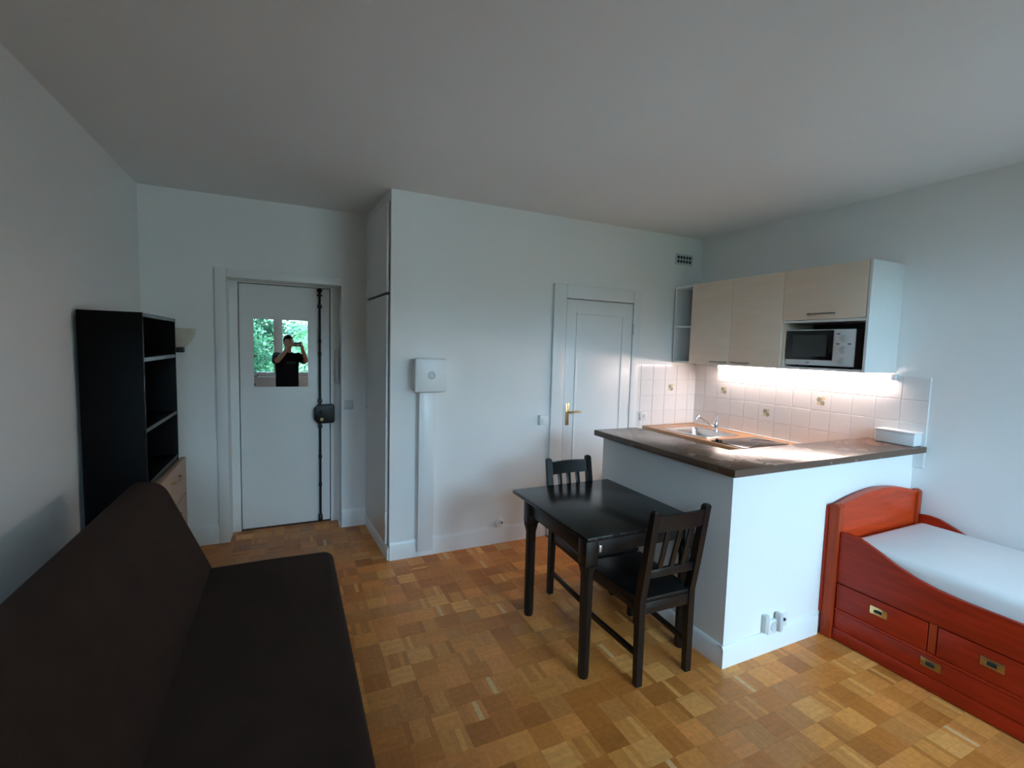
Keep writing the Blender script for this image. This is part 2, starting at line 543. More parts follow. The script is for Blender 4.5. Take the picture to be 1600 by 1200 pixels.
variants = {}
for along in (0, 1):
    for v in range(14):
        bm = nb(); lay = bm.loops.layers.float_color.new('tone')
        block_geo(bm, lay, -PB/2, -PB/2, along, rnd)
        me = bpy.data.meshes.new('parquet_block')
        bm.to_mesh(me); bm.free()
        me.materials.append(M['parquet'])
        variants[(along, v)] = me
for s, i, j, x, y in cells[:300]:
    o = bpy.data.objects.new('parquet_block', variants[((i+j) % 2, rnd.randrange(14))])
    COL.objects.link(o)
    o.location = (x+PB/2, y+PB/2, 0)
    if rnd.random() < 0.5:
        o.rotation_euler = (0, 0, math.pi)
    o.parent = floor
bm = nb(); lay = bm.loops.layers.float_color.new('tone')
for s, i, j, x, y in cells[300:]:
    block_geo(bm, lay, x, y, (i+j) % 2, rnd)
o = link('parquet_rest', bm, 'parquet', floor, smooth=False)
o.matrix_parent_inverse = Matrix()
o['kind'] = 'stuff'
o['label'] = 'remaining parquet blocks farther off'
tag(link('threshold_strip', b1(XP-0.018, XP+0.022, 2.785, YF, -0.010, 0.004, bev=0.002), 'threshold'),
    'dark wooden threshold strip between parquet and kitchen floor', 'threshold', kind='structure')

# ------------------------------------------------------------------ baseboards and casings
def skirting(name, bm, label):
    return structure(name, bm, 'wood_paint', label, 'baseboard')
def board_profile(bm, a, b_, n, h=0.115, t=0.016):
    """baseboard from a to b_ (2-D) standing out along n with a small rounded top"""
    a, b_, n = Vector(a), Vector(b_), Vector(n)
    prof = [(0, 0), (t, 0), (t, h*0.86), (t*0.7, h*0.93), (t*0.45, h), (0, h)]
    ra = [bm.verts.new((a.x+n.x*d, a.y+n.y*d, z)) for d, z in prof]
    rb = [bm.verts.new((b_.x+n.x*d, b_.y+n.y*d, z)) for d, z in prof]
    k = len(prof)
    bm.faces.new(ra); bm.faces.new(rb[::-1])
    for i in range(k):
        bm.faces.new((ra[i], rb[i], rb[(i+1) % k], ra[(i+1) % k]))
bm = nb(); board_profile(bm, (XC0, YF), (2.05, YF), (0, -1), 0.14)
skirting('baseboard_front', bm, 'white baseboard under the white cable duct and fuse box')
bm = nb(); board_profile(bm, (XC0, YF), (XC1, YD), (-1, -0.06), 0.10)
skirting('baseboard_closet', bm, 'white baseboard along the closet side in the alcove')
bm = nb(); board_profile(bm, (OX1, YD), (XC1, YD), (0, -1), 0.16)
board_profile(bm, (OX1, YD), (OX1, YD+0.21), (-1, 0), 0.001)
skirting('baseboard_alcove', bm, 'short white baseboard between entrance door and closet')
bm = nb(); board_profile(bm, (XL, YD), (-0.53, YD), (0, -1), 0.16)
skirting('baseboard_entrance', bm, 'short white baseboard left of the entrance door')
bm = nb(); board_profile(bm, (XL, YB), (XL, YD), (1, 0), 0.12)
skirting('baseboard_left', bm, 'white baseboard hidden behind sofa and bookcase')
bm = nb(); board_profile(bm, (XP, YP), (XP, 2.785), (-1, 0), 0.115)
skirting('baseboard_peninsula_side', bm, 'white baseboard of the bar wall behind the dining table')
bm = nb(); board_profile(bm, (XP-0.016, YP), (2.84, YP), (0, -1), 0.12)
skirting('baseboard_peninsula_front', bm, 'white baseboard of the bar wall facing the window beside the bed')
bm = nb(); board_profile(bm, (XR, YB), (XR, YP), (-1, 0), 0.12)
skirting('baseboard_right', bm, 'white baseboard behind the bed')
bm = nb(); board_profile(bm, (XL, YB), (XR, YB), (0, 1), 0.12)
skirting('baseboard_back', bm, 'white baseboard under the windows')

# ------------------------------------------------------------------ entrance door
YL = 4.62
bm = nb()
box(bm, OX0-0.075, OX0, YD-0.022, YD, 0.0, OZ+0.07, bev=0.004)
box(bm, OX0, OX1, YD-0.022, YD, OZ, OZ+0.07, bev=0.004)
structure('trim_1', bm, 'wood_paint', 'white casing along the left and top of the entrance door', 'door casing')
d1 = thing('door_1', 'grey-white entrance door with a mirror and a long black bolt', 'door', (0, YL, 0), kind='structure')
bm = nb()
box(bm, OX0, -0.392, YL-0.012, YL+0.05, 0, OZ)
box(bm, 0.337, OX1, YL-0.012, YL+0.05, 0, OZ)
box(bm, -0.392, 0.337, YL-0.012, YL+0.05, 2.146, OZ)
link('door_frame', bm, 'wood_paint', d1)
bm = nb(); box(bm, -0.386, 0.330, YL, YL+0.045, 0.012, 2.140, bev=0.003)
link('door_leaf', bm, 'wood_paint', d1)
link('door_stop', b1(OX0, OX1, YL+0.05, YL+0.07, 0, OZ), 'hole', d1)
bm = nb(); box(bm, -0.392, 0.337, YL-0.008, YL+0.05, -0.012, 0.006)
structure('trim_2', bm, 'threshold', 'thin dark sill under the entrance door', 'door sill')
# espagnolette bolt
bt = thing('door_bolt', 'tall black iron bolt rod with lock box on the entrance door', 'door bolt', (0.245, YL-0.02, 0))
rx, ry = 0.246, YL-0.028
bm = nb(); tube(bm, [(rx, ry, 1.10), (rx, ry, 2.08)], 0.0105, 12)
link('upper_rod', bm, 'iron', bt)
bm = nb(); tube(bm, [(rx, ry, 0.02), (rx, ry, 0.93)], 0.0105, 12)
link('lower_rod', bm, 'iron', bt)
bm = nb(); lathe(bm, (rx, ry, 2.068), [(0.0, 0), (0.022, 0.002), (0.024, 0.012), (0.012, 0.02), (0.010, 0.032), (0.018, 0.04), (0.023, 0.053), (0.018, 0.066), (0.0, 0.072)], 16)
link('finial', bm, 'iron', bt)
for z in (1.672, 1.556, 0.62, 0.36):
    bm = nb(); lathe(bm, (rx, ry, z-0.02), [(0.0105, 0), (0.0145, 0.01), (0.0145, 0.03), (0.0105, 0.04)], 14)
    link('collar', bm, 'iron', bt)
for z in (1.98, 1.13, 0.90, 0.06):
    link('guide', b1(rx-0.018, rx+0.018, ry-0.014, YL, z-0.015, z+0.015, bev=0.004), 'iron', bt)
bm = nb(); lathe(bm, (rx, ry, 0.015), [(0.012, 0), (0.019, 0.01), (0.019, 0.035), (0.0105, 0.06)], 14)
link('foot_socket', bm, 'iron', bt)
lk = link('lock_box', prism(nb(), [(0.193, 0.965), (0.226, 0.925), (0.355, 0.928), (0.368, 0.945), (0.368, 1.085), (0.352, 1.10), (0.226, 1.098), (0.193, 1.06)], YL-0.055, YL, 'y', bev=0.008), 'iron', bt)
bm = nb(); lathe(bm, (0.255, YL-0.057, 1.035), [(0.0, 0.0), (0.016, -0.002), (0.016, -0.010), (0.012, -0.02), (0.0, -0.022)], 16, 'y')
link('knob', bm, 'iron', bt)
bm = nb(); lathe(bm, (0.258, YL-0.055, 0.965), [(0.0, -0.004), (0.015, -0.004), (0.017, 0.0)], 16, 'y')
link('keyhole_plate', bm, 'brass_dark', bt)
# mirror glued on the leaf; turned by a fraction of a degree
mr_ = thing('door_mirror', 'frameless square mirror on the entrance door reflecting the photographer', 'mirror', (-0.066, YL-0.004, 1.262))
bm = nb(); box(bm, -0.213, 0.213, -0.002, 0.0025, 0.0, 0.585)
gl_ = link('mirror_glass', bm, 'mirror', mr_, smooth=False, local=True)
for (sx, sz, r1, r2) in ((-0.200, 0.088, 0.009, 0.006), (-0.186, 0.100, 0.008, 0.005), (-0.203, 0.128, 0.009, 0.004), (-0.206, 0.265, 0.004, 0.016), (-0.209, 0.02, 0.006, 0.012)):
    bm = nb()
    pts = [(sx+r1*math.cos(a)*random.uniform(0.7, 1.2), sz+r2*math.sin(a)*random.uniform(0.7, 1.2)) for a in [2*math.pi*k/9 for k in range(9)]]
    pts = [(max(-0.2125, p[0]), p[1]) for p in pts]
    prism(bm, pts, -0.0026, -0.0018, 'y')
    s = link('tarnish_spot', bm, 'silver_loss', mr_, local=True)
MIRROR_TURN = -0.0085
MIRROR_TILT = -0.0044
mr_.rotation_euler = (MIRROR_TILT, 0, MIRROR_TURN)
# intercom
it = thing('intercom_handset', 'white wall intercom handset on the frame of the entrance door', 'intercom', (0.395, YL-0.012, 1.28))
link('wall_plate', b1(0.366, 0.410, YL-0.034, YL-0.012, 1.285, 1.60, bev=0.006), 'plastic', it)
hs = nb(); tube(hs, [(0.388, YL-0.045, 1.30), (0.388, YL-0.062, 1.34), (0.388, YL-0.058, 1.45), (0.388, YL-0.062, 1.56), (0.388, YL-0.045, 1.60)], [0.014, 0.019, 0.013, 0.019, 0.014], 12)
link('handset', hs, 'plastic', it)
link('hook', b1(0.375, 0.401, YL-0.045, YL-0.03, 1.44, 1.455, bev=0.003), 'plastic_grey', it)
sw = thing('light_switch', 'flat white light switch on the wall between entrance door and closet', 'switch', (0.474, YD, 1.07))
link('switch_plate', b1(0.437, 0.511, YD-0.008, YD, 1.07, 1.15, bev=0.003), 'plastic_grey', sw)
link('rocker', b1(0.454, 0.494, YD-0.012, YD-0.008, 1.09, 1.13, bev=0.002), 'plastic_grey', sw)

# wall lamp behind the bookcase
wl = thing('wall_lamp', 'unlit cream bowl wall lamp above the drawers of the bookcase', 'wall lamp', (-0.80, YD, 1.56))
bm = nb(); lathe(bm, (-0.79, YD-0.005, 1.585), [(0.03, 0.0), (0.075, 0.03), (0.112, 0.085), (0.130, 0.155), (0.124, 0.155), (0.105, 0.088), (0.07, 0.037), (0.028, 0.008)], 24, 'z', math.pi, 2*math.pi)
link('lamp_shade', bm, 'shade_glass', wl)
link('bracket', b1(-0.815, -0.735, YD-0.05, YD, 1.555, 1.595, bev=0.006), 'iron', wl)

# ------------------------------------------------------------------ closet doors
def closet_door(n, z0, z1, hinges, label):
    d = thing('door_%d' % n, label, 'closet door', (fx(4.0), 4.0, z0), kind='structure')
    bm = nb()
    y0, y1 = YF+0.045, YD-0.07
    prism(bm, [(fx(y0)-0.020, y0), (fx(y1)-0.020, y1), (fx(y1)-0.001, y1), (fx(y0)-0.001, y0)], z0, z1, 'z', bev=0.003)
    link('door_panel', bm, 'wood_paint', d)
    for z in hinges:
        bm = nb(); tube(bm, [(fx(y0)-0.018, y0-0.006, z-0.035), (fx(y0)-0.018, y0-0.006, z+0.035)], 0.008, 10)
        link('hinge', bm, 'wood_paint', d)
    bm = nb(); lathe(bm, (fx(y1-0.06)-0.020, y1-0.06, (z0+0.16) if z0 > 1.5 else 1.1), [(0.006, 0.0), (0.006, -0.012), (0.013, -0.018), (0.010, -0.026), (0.0, -0.028)], 14, 'x')
    link('knob', bm, 'wood_paint', d)
    return d
closet_door(3, 2.05, 2.70, (2.61, 2.17), 'small upper white closet door under the ceiling of the alcove')
closet_door(4, 0.115, 2.03, (1.80, 1.06, 0.34), 'tall white closet door beside the corner with the fuse box')
bm = nb()
for z0, z1 in ((2.045, 2.71), (0.105, 2.035)):
    prism(bm, [(fx(YF+0.034)-0.002, YF+0.034), (fx(YF+0.046)-0.002, YF+0.046), (fx(YF+0.046)+0.01, YF+0.046), (fx(YF+0.034)+0.01, YF+0.034)], z0, z1)
prism(bm, [(fx(YF+0.03)-0.002, YF+0.03), (fx(YD-0.06)-0.002, YD-0.06), (fx(YD-0.06)+0.01, YD-0.06), (fx(YF+0.03)+0.01, YF+0.03)], 2.033, 2.047)
structure('trim_3', bm, 'hole', 'dark gap around the closet doors', 'door gap')

# ------------------------------------------------------------------ fuse box, duct, sockets on the kitchen wall
fb = thing('fuse_box', 'square white fuse box with a round lock high on the wall', 'fuse box', (0.96, YF, 1.30))
FB = 0.125
link('box_body', b1(0.845, 1.07, YF-0.10, YF, 1.318, 1.555, bev=0.006), 'plastic', fb)
cv = link('box_cover', b1(0.835, 1.078, YF-FB, YF-0.085, 1.308, 1.562, bev=0.012, seg=3), 'plastic', fb)
bm = nb(); lathe(bm, (0.962, YF-FB, 1.436), [(0.031, 0.0), (0.030, -0.003), (0.024, -0.006), (0.021, -0.002), (0.0, -0.0015)], 24, 'y')
link('lock_ring', bm, 'plastic_grey', fb)
link('lock_slot', b1(0.959, 0.965, YF-FB-0.003, YF-FB+0.004, 1.424, 1.448), 'plastic_grey', fb)
cd = thing('cable_duct', 'vertical white plastic cable duct running down from the fuse box', 'cable duct', (0.95, YF, 0.05))
link('duct_channel', b1(0.890, 1.003, YF-0.050, YF, 0.052, 1.316, bev=0.003), 'plastic', cd)
link('duct_cover', b1(0.885, 1.008, YF-0.062, YF-0.045, 0.055, 1.316, bev=0.005), 'plastic', cd)
sk = thing('cable_outlet', 'small round white cable outlet above the baseboard left of the table', 'outlet', (1.6, YF-0.02, 0.14))
bm = nb(); lathe(bm, (1.60, YF, 0.172), [(0.040, 0.0), (0.040, -0.012), (0.032, -0.020), (0.0, -0.022)], 20, 'y')
link('outlet_plate', bm, 'plastic', sk)
bm = nb(); tube(bm, [(1.615, YF-0.03, 0.180), (1.615, YF-0.018, 0.180)], 0.007, 10)
link('outlet_hole', bm, 'hole', sk)
s2 = thing('wall_switch', 'white surface switch on the left casing of the kitchen door', 'switch', (1.99, YF, 1.0))
link('switch_body', b1(1.945, 2.03, YF-0.04, YF, 1.0, 1.085, bev=0.006), 'plastic', s2)
link('rocker', b1(1.962, 2.012, YF-0.046, YF-0.04, 1.02, 1.065, bev=0.003), 'plastic', s2)
# vent grille
vg = thing('vent_grille', 'small slotted air vent high on the wall near the kitchen corner', 'vent', (3.515, YF, 2.52))
link('backing', b1(3.425, 3.615, YF-0.004, YF+0.002, 2.528, 2.606), 'hole', vg)
bm = nb()
box(bm, 3.41, 3.63, YF-0.010, YF, 2.600, 2.618); box(bm, 3.41, 3.63, YF-0.010, YF, 2.514, 2.532)
box(bm, 3.41, 3.428, YF-0.010, YF, 2.532, 2.600); box(bm, 3.612, 3.63, YF-0.010, YF, 2.532, 2.600)
link('frame', bm, 'plastic_grey', vg)
link('slat', b1(3.428, 3.612, YF-0.009, YF-0.003, 2.561, 2.571), 'plastic_grey', vg)
for k in range(1, 5):
    xk = 3.428+0.184*k/5
    link('slat', b1(xk-0.004, xk+0.004, YF-0.008, YF-0.003, 2.532, 2.600), 'plastic_grey', vg)

# ------------------------------------------------------------------ kitchen door
KX0, KX1, KZ = 2.185, 2.905, 2.095
bm = nb()
box(bm, 2.055, KX0-0.006, YF-0.030, YF, 0.0, KZ+0.125, bev=0.006)
box(bm, KX1+0.006, 2.995, YF-0.030, YF, 0.0, KZ+0.125, bev=0.006)
box(bm, KX0-0.006, KX1+0.006, YF-0.030, YF, KZ+0.006, KZ+0.125, bev=0.006)
structure('trim_4', bm, 'wood_paint', 'wide white casing around the panelled kitchen door', 'door casing')
d2 = thing('door_2', 'white panelled door with a brass lever handle beside the kitchen tiles', 'door', (2.55, YF, 0), kind='structure')
link('door_gap', b1(KX0-0.006, KX1+0.006, YF-0.006, YF+0.001, 0.0, KZ+0.006), 'hole', d2)
link('door_leaf', b1(KX0, KX1, YF-0.022, YF-0.002, 0.008, KZ, bev=0.002), 'wood_paint', d2)
for (z0, z1) in ((0.13, 1.99),):
    bm = nb()
    x0, x1 = KX0+0.10, KX1-0.10
    t = 0.022
    box(bm, x0, x1, YF-0.030, YF-0.020, z0, z0+t, bev=0.004); box(bm, x0, x1, YF-0.030, YF-0.020, z1-t, z1, bev=0.004)
    box(bm, x0, x0+t, YF-0.030, YF-0.020, z0+t, z1-t, bev=0.004); box(bm, x1-t, x1, YF-0.030, YF-0.020, z0+t, z1-t, bev=0.004)
    link('panel_moulding', bm, 'wood_paint', d2)
hp = link('handle_plate', b1(2.205, 2.240, YF-0.030, YF-0.020, 0.985, 1.185, bev=0.004), 'brass', d2)
bm = nb(); tube(bm, [(2.222, YF-0.026, 1.105), (2.222, YF-0.065, 1.105), (2.232, YF-0.072, 1.107), (2.29, YF-0.073, 1.112), (2.345, YF-0.070, 1.108)], [0.009, 0.009, 0.010, 0.009, 0.007], 12)
link('door_handle', bm, 'brass', d2)
for z in (1.86, 1.10, 0.28):
    bm = nb(); tube(bm, [(KX1+0.004, YF-0.034, z-0.05), (KX1+0.004, YF-0.034, z+0.05)], 0.008, 10)
    link('hinge', bm, 'wood_paint' if z < 1.5 else 'plastic_grey', d2)

# ------------------------------------------------------------------ bar wall, counter
structure('wall_peninsula_front', b1(XP, XR, YP, YP+0.12, 0, 1.044), 'paint', 'low white bar wall facing the window beside the bed', 'half wall')
structure('wall_peninsula_side', b1(XP, XP+0.12, YP+0.12, 2.785, 0, 1.044), 'paint', 'low white bar wall behind the dining table', 'half wall')
CZ = 1.085
bm = nb()
prism(bm, [(1.985, 1.600), (XR, 1.600), (XR, 1.955), (2.365, 1.955), (2.365, 2.795), (1.985, 2.795)], CZ-0.040, CZ, 'z', bev=0.004)
tag(link('bar_counter', bm, 'counter'), 'brown laminate bar counter around the kitchen nook', 'counter')
# white box on counter by the tiles
wb = thing('white_box', 'long low white box at the wall end of the bar counter', 'box', (3.70, 1.74, CZ))
link('box_body', b1(3.665, XR-0.005, 1.628, 1.852, CZ+0.001, CZ+0.078, bev=0.004), 'plastic', wb)
link('box_lid', b1(3.660, XR-0.004, 1.623, 1.857, CZ+0.078, CZ+0.092, bev=0.004), 'plastic', wb)
# double socket in the bar wall
so = thing('wall_socket', 'cluster of white sockets low on the bar wall beside the bed', 'socket', (2.44, YP, 0.09))
link('cover_tab', b1(2.352, 2.385, YP-0.030, YP, 0.125, 0.225, bev=0.006), 'plastic_grey', so)
link('socket_plate', b1(2.388, 2.470, YP-0.022, YP, 0.105, 0.185, bev=0.005), 'plastic', so)
bm = nb(); lathe(bm, (2.432, YP-0.022, 0.150), [(0.029, 0.0), (0.026, -0.004), (0.021, -0.001), (0.0, -0.001)], 18, 'y')
link('socket_well', bm, 'plastic_grey', so)
link('cover_flap', b1(2.452, 2.478, YP-0.045, YP-0.01, 0.120, 0.222, bev=0.005), 'plastic_grey', so)
link('aerial_plate', b1(2.486, 2.556, YP-0.014, YP, 0.118, 0.195, bev=0.004), 'plastic', so)
bm = nb(); tube(bm, [(2.527, YP-0.020, 0.165), (2.527, YP-0.012, 0.165)], 0.009, 10)
link('aerial_hole', bm, 'hole', so)

# ------------------------------------------------------------------ kitchen units
WZ = 0.938
WX0 = 3.10
wt = thing('kitchen_worktop', 'orange-brown wooden worktop with a cut-out sink below the tiles', 'worktop', (3.4, 2.75, WZ-0.03))
SX0, SX1, SY0, SY1 = 3.165, 3.600, 2.865, 3.355
HX0, HX1, HY0, HY1 = 3.125, 3.650, 2.455, 2.765
bm = nb()
box(bm, WX0, SX0+0.02, YP+0.12, YF, WZ-0.030, WZ, bev=0.002)
box(bm, SX0+0.02, SX1-0.02, YP+0.12, SY0+0.02, WZ-0.030, WZ)
box(bm, SX0+0.02, SX1-0.02, SY1-0.02, YF, WZ-0.030, WZ)
box(bm, SX1-0.02, XR-0.012, YP+0.12, YF, WZ-0.030, WZ)
link('worktop_slab', bm, 'worktop', wt)
link('wall_joint', b1(XR-0.024, XR-0.012, YP+0.12, YF, WZ, WZ+0.010, bev=0.003), 'plastic', wt)
def base_unit(y0, y1, drawers, label):
    u = thing('base_cabinet', label, 'cabinet', (3.42, (y0+y1)/2, 0), 'white base cabinets under the worktop')
    bm = nb()
    box(bm, WX0+0.045, XR-0.02, y0, y0+0.018, 0.10, WZ-0.03); box(bm, WX0+0.045, XR-0.02, y1-0.018, y1, 0.10, WZ-0.03)
    box(bm, WX0+0.045, XR-0.02, y0+0.018, y1-0.018, 0.10, 0.118); box(bm, XR-0.03, XR-0.02, y0+0.018, y1-0.018, 0.118, WZ-0.03)
    link('carcass', bm, 'cabinet_white', u)
    link('plinth', b1(WX0+0.08, WX0+0.095, y0, y1, 0.003, 0.10), 'cabinet_white', u)
    zs = [0.105, 0.905] if not drawers else [0.105, 0.62, 0.905]
    for a, b_ in zip(zs, zs[1:]):
        d = link('cabinet_door' if b_-a > 0.4 else 'drawer', b1(WX0+0.025, WX0+0.045, y0+0.002, y1-0.002, a, b_-0.004, bev=0.002), 'cabinet_white', u)
        bm = nb(); tube(bm, [(WX0+0.03, (y0+y1)/2-0.06, b_-0.05), (WX0, (y0+y1)/2-0.06, b_-0.05), (WX0, (y0+y1)/2+0.06, b_-0.05), (WX0+0.03, (y0+y1)/2+0.06, b_-0.05)], 0.005, 8)
        h = link('handle', bm, 'handle', d)
        h.matrix_parent_inverse = Matrix()
base_unit(2.83, 3.42, False, 'white base cabinet below the steel sink')
base_unit(2.24, 2.825, True, 'white base cabinet below the black hob')
# sink
sn = thing('kitchen_sink', 'inset stainless steel sink in the worktop', 'sink', ((SX0+SX1)/2, (SY0+SY1)/2, WZ-0.15))
bm = nb()
def ring_loop(bm, x0, x1, y0, y1, z, r, n=5):
    out = []
    for cx, cy, a0 in ((x1-r, y1-r, 0), (x0+r, y1-r, 90), (x0+r, y0+r, 180), (x1-r, y0+r, 270)):
        for k in range(n+1):
            a = R(a0+90*k/n)
            out.append(bm.verts.new((cx+r*math.cos(a), cy+r*math.sin(a), z)))
    return out
loops = [ring_loop(bm, SX0, SX1, SY0, SY1, WZ+0.001, 0.03), ring_loop(bm, SX0+0.004, SX1-0.004, SY0+0.004, SY1-0.004, WZ+0.006, 0.03),
         ring_loop(bm, SX0+0.035, SX1-0.075, SY0+0.04, SY1-0.04, WZ+0.005, 0.04), ring_loop(bm, SX0+0.042, SX1-0.082, SY0+0.047, SY1-0.047, WZ-0.006, 0.045),
         ring_loop(bm, SX0+0.052, SX1-0.092, SY0+0.057, SY1-0.057, WZ-0.135, 0.05), ring_loop(bm, SX0+0.08, SX1-0.12, SY0+0.085, SY1-0.085, WZ-0.150, 0.05)]
for a, b_ in zip(loops, loops[1:]):
    for k in range(len(a)):
        bm.faces.new((a[k], a[(k+1) % len(a)], b_[(k+1) % len(a)], b_[k]))
bm.faces.new(loops[-1])
link('basin', bm, 'steel', sn)
bm = nb(); lathe(bm, ((SX0+SX1)/2-0.02, (SY0+SY1)/2, WZ-0.150), [(0.0, 0.002), (0.03, 0.002), (0.036, 0.004), (0.04, 0.0)], 20)
link('drain', bm, 'hole', sn)
# tap
tp = thing('kitchen_tap', 'chrome mixer tap with a raised slim spout behind the sink', 'tap', (3.565, 3.11, WZ+0.006))
bm = nb(); lathe(bm, (3.565, 3.11, WZ+0.006), [(0.027, 0), (0.027, 0.008), (0.022, 0.014), (0.021, 0.075), (0.018, 0.085), (0.0, 0.088)], 20)
link('tap_body', bm, 'chrome', tp)
bm = nb(); tube(bm, [(3.565, 3.115, WZ+0.035), (3.52, 3.125, WZ+0.062), (3.45, 3.14, WZ+0.105), (3.395, 3.152, WZ+0.138), (3.378, 3.156, WZ+0.140), (3.368, 3.158, WZ+0.128), (3.366, 3.158, WZ+0.105)], [0.010, 0.009, 0.0085, 0.0085, 0.010, 0.012, 0.013], 12)
link('spout', bm, 'chrome', tp)
bm = nb(); tube(bm, [(3.565, 3.11, WZ+0.085), (3.568, 3.107, WZ+0.12), (3.575, 3.10, WZ+0.150)], [0.015, 0.012, 0.009], 12)
link('lever', bm, 'chrome', tp)
# hob
hb = thing('hob', 'flat black glass two-ring hob in the worktop', 'hob', ((HX0+HX1)/2, (HY0+HY1)/2, WZ))
link('hob_glass', b1(HX0, HX1, HY0, HY1, WZ+0.001, WZ+0.008, bev=0.002), 'hob', hb)
for cx, r in ((3.30, 0.075), (3.52, 0.09)):
    bm = nb(); lathe(bm, (cx, (HY0+HY1)/2-0.02, WZ+0.0079), [(r-0.004, 0.0), (r-0.004, 0.0006), (r, 0.0006), (r, 0.0)], 32)
    link('cooking_ring', bm, 'hob_ring', hb)
for yk in (2.735, 2.70):
    bm = nb(); lathe(bm, (3.155, yk, WZ+0.008), [(0.014, 0), (0.013, 0.014), (0.010, 0.017), (0.0, 0.017)], 14)
    link('hob_knob', bm, 'mw_black', hb)

# ------------------------------------------------------------------ tiles
TP = 0.1525
TZ = [0.926+TP*k for k in range(4)]
TH, GAP = 0.006, 0.0018
link('grout_bed', b1(XR-0.004, XR+0.001, 1.605, YF, WZ, 1.536), 'grout', wall_right).matrix_parent_inverse = Matrix()
link('grout_bed', b1(2.998, XR, YF-0.004, YF+0.001, WZ, 1.536), 'grout', wall_front).matrix_parent_inverse = Matrix()
def tile_mesh(w, h):
    bm = nb()
    v0 = [(-w/2, 0, -h/2), (w/2, 0, -h/2), (w/2, 0, h/2), (-w/2, 0, h/2)]
    b_ = 0.0022
    ring = [[bm.verts.new((x, 0, z)) for x, _, z in v0], [bm.verts.new((x, -TH+b_, z)) for x, _, z in v0],
            [bm.verts.new((x-math.copysign(b_, x), -TH, z-math.copysign(b_, z))) for x, _, z in v0]]
    for a, c in zip(ring, ring[1:]):
        for k in range(4):
            bm.faces.new((a[k], a[(k+1) % 4], c[(k+1) % 4], c[k]))
    bm.faces.new(ring[-1])
    bmesh.ops.recalc_face_normals(bm, faces=bm.faces[:])
    me = bpy.data.meshes.new('wall_tile')
    bm.to_mesh(me); bm.free()
    me.materials.append(M['tile'])
    return me
cache = {}
def motif(parent, w):
    for k, (dx, dz, a, b_, mt) in enumerate(((-0.012, 0.012, 0.020, 0.020, 'motif_a'), (0.016, 0.022, 0.018, 0.013, 'motif_b'), (0.014, -0.014, 0.018, 0.020, 'motif_a'), (-0.016, -0.018, 0.015, 0.013, 'motif_b'))):
        bm = nb()
        prism(bm, [(dx+a*math.cos(2*math.pi*q/10), dz+b_*math.sin(2*math.pi*q/10)) for q in range(10)], -TH-0.0008, -TH+0.0005, 'y')
        link('printed_fruit' if mt == 'motif_b' else 'printed_leaf', bm, mt, parent, local=True)
def place_tile(parent, c, w, h, rz, decor=False):
    key = (round(w, 3), round(h, 3))
    if key not in cache:
        cache[key] = tile_mesh(*key)
    o = bpy.data.objects.new('decor_tile' if decor else 'wall_tile', cache[key])
    COL.objects.link(o)
    o.location = c
    o.rotation_euler = (random.uniform(-0.002, 0.002), random.uniform(-0.0015, 0.0015), rz+random.uniform(-0.002, 0.002))
    o.parent = parent
    if decor:
        o['label'] = 'tile with a small green and yellow fruit print'
        motif(o, w)
ztop = 1.536
rows = [(WZ+0.001, 1.078), (1.078, 1.231), (1.231, 1.383), (1.383, ztop)]
ycols = [1.605, 1.762]
while ycols[-1]+TP < YF-0.02:
    ycols.append(ycols[-1]+TP)
ycols.append(YF-TH)
dec_r = [(2.296, 1.311), (2.747, 1.165), (3.209, 1.319)]
for a, b_ in zip(ycols, ycols[1:]):
    for z0, z1 in rows:
        if b_-a < 0.02:
            continue
        dc = any(a < y < b_ and z0 < z < z1 for y, z in dec_r)
        place_tile(wall_right, (XR-0.003, (a+b_)/2, (z0+z1)/2), b_-a-GAP, z1-z0-GAP, -math.pi/2, dc)
xcols = [3.000, 3.048, 3.20, 3.352, 3.505, 3.657, XR-TH]
for a, b_ in zip(xcols, xcols[1:]):
    for z0, z1 in rows:
        place_tile(wall_front, ((a+b_)/2, YF-0.003, (z0+z1)/2), b_-a-GAP, z1-z0-GAP, 0, a < 3.423 < b_ and z0 < 1.301 < z1)
ks = thing('kitchen_socket', 'small white socket on the tiles beside the kitchen door', 'socket', (3.08, YF-TH, 0.99))
link('socket_plate', b1(3.045, 3.125, YF-0.034, YF-TH-0.001, 1.0, 1.075, bev=0.005), 'plastic', ks)
link('socket_well', b1(3.065, 3.105, YF-0.037, YF-0.032, 1.018, 1.057, bev=0.004), 'plastic_grey', ks)

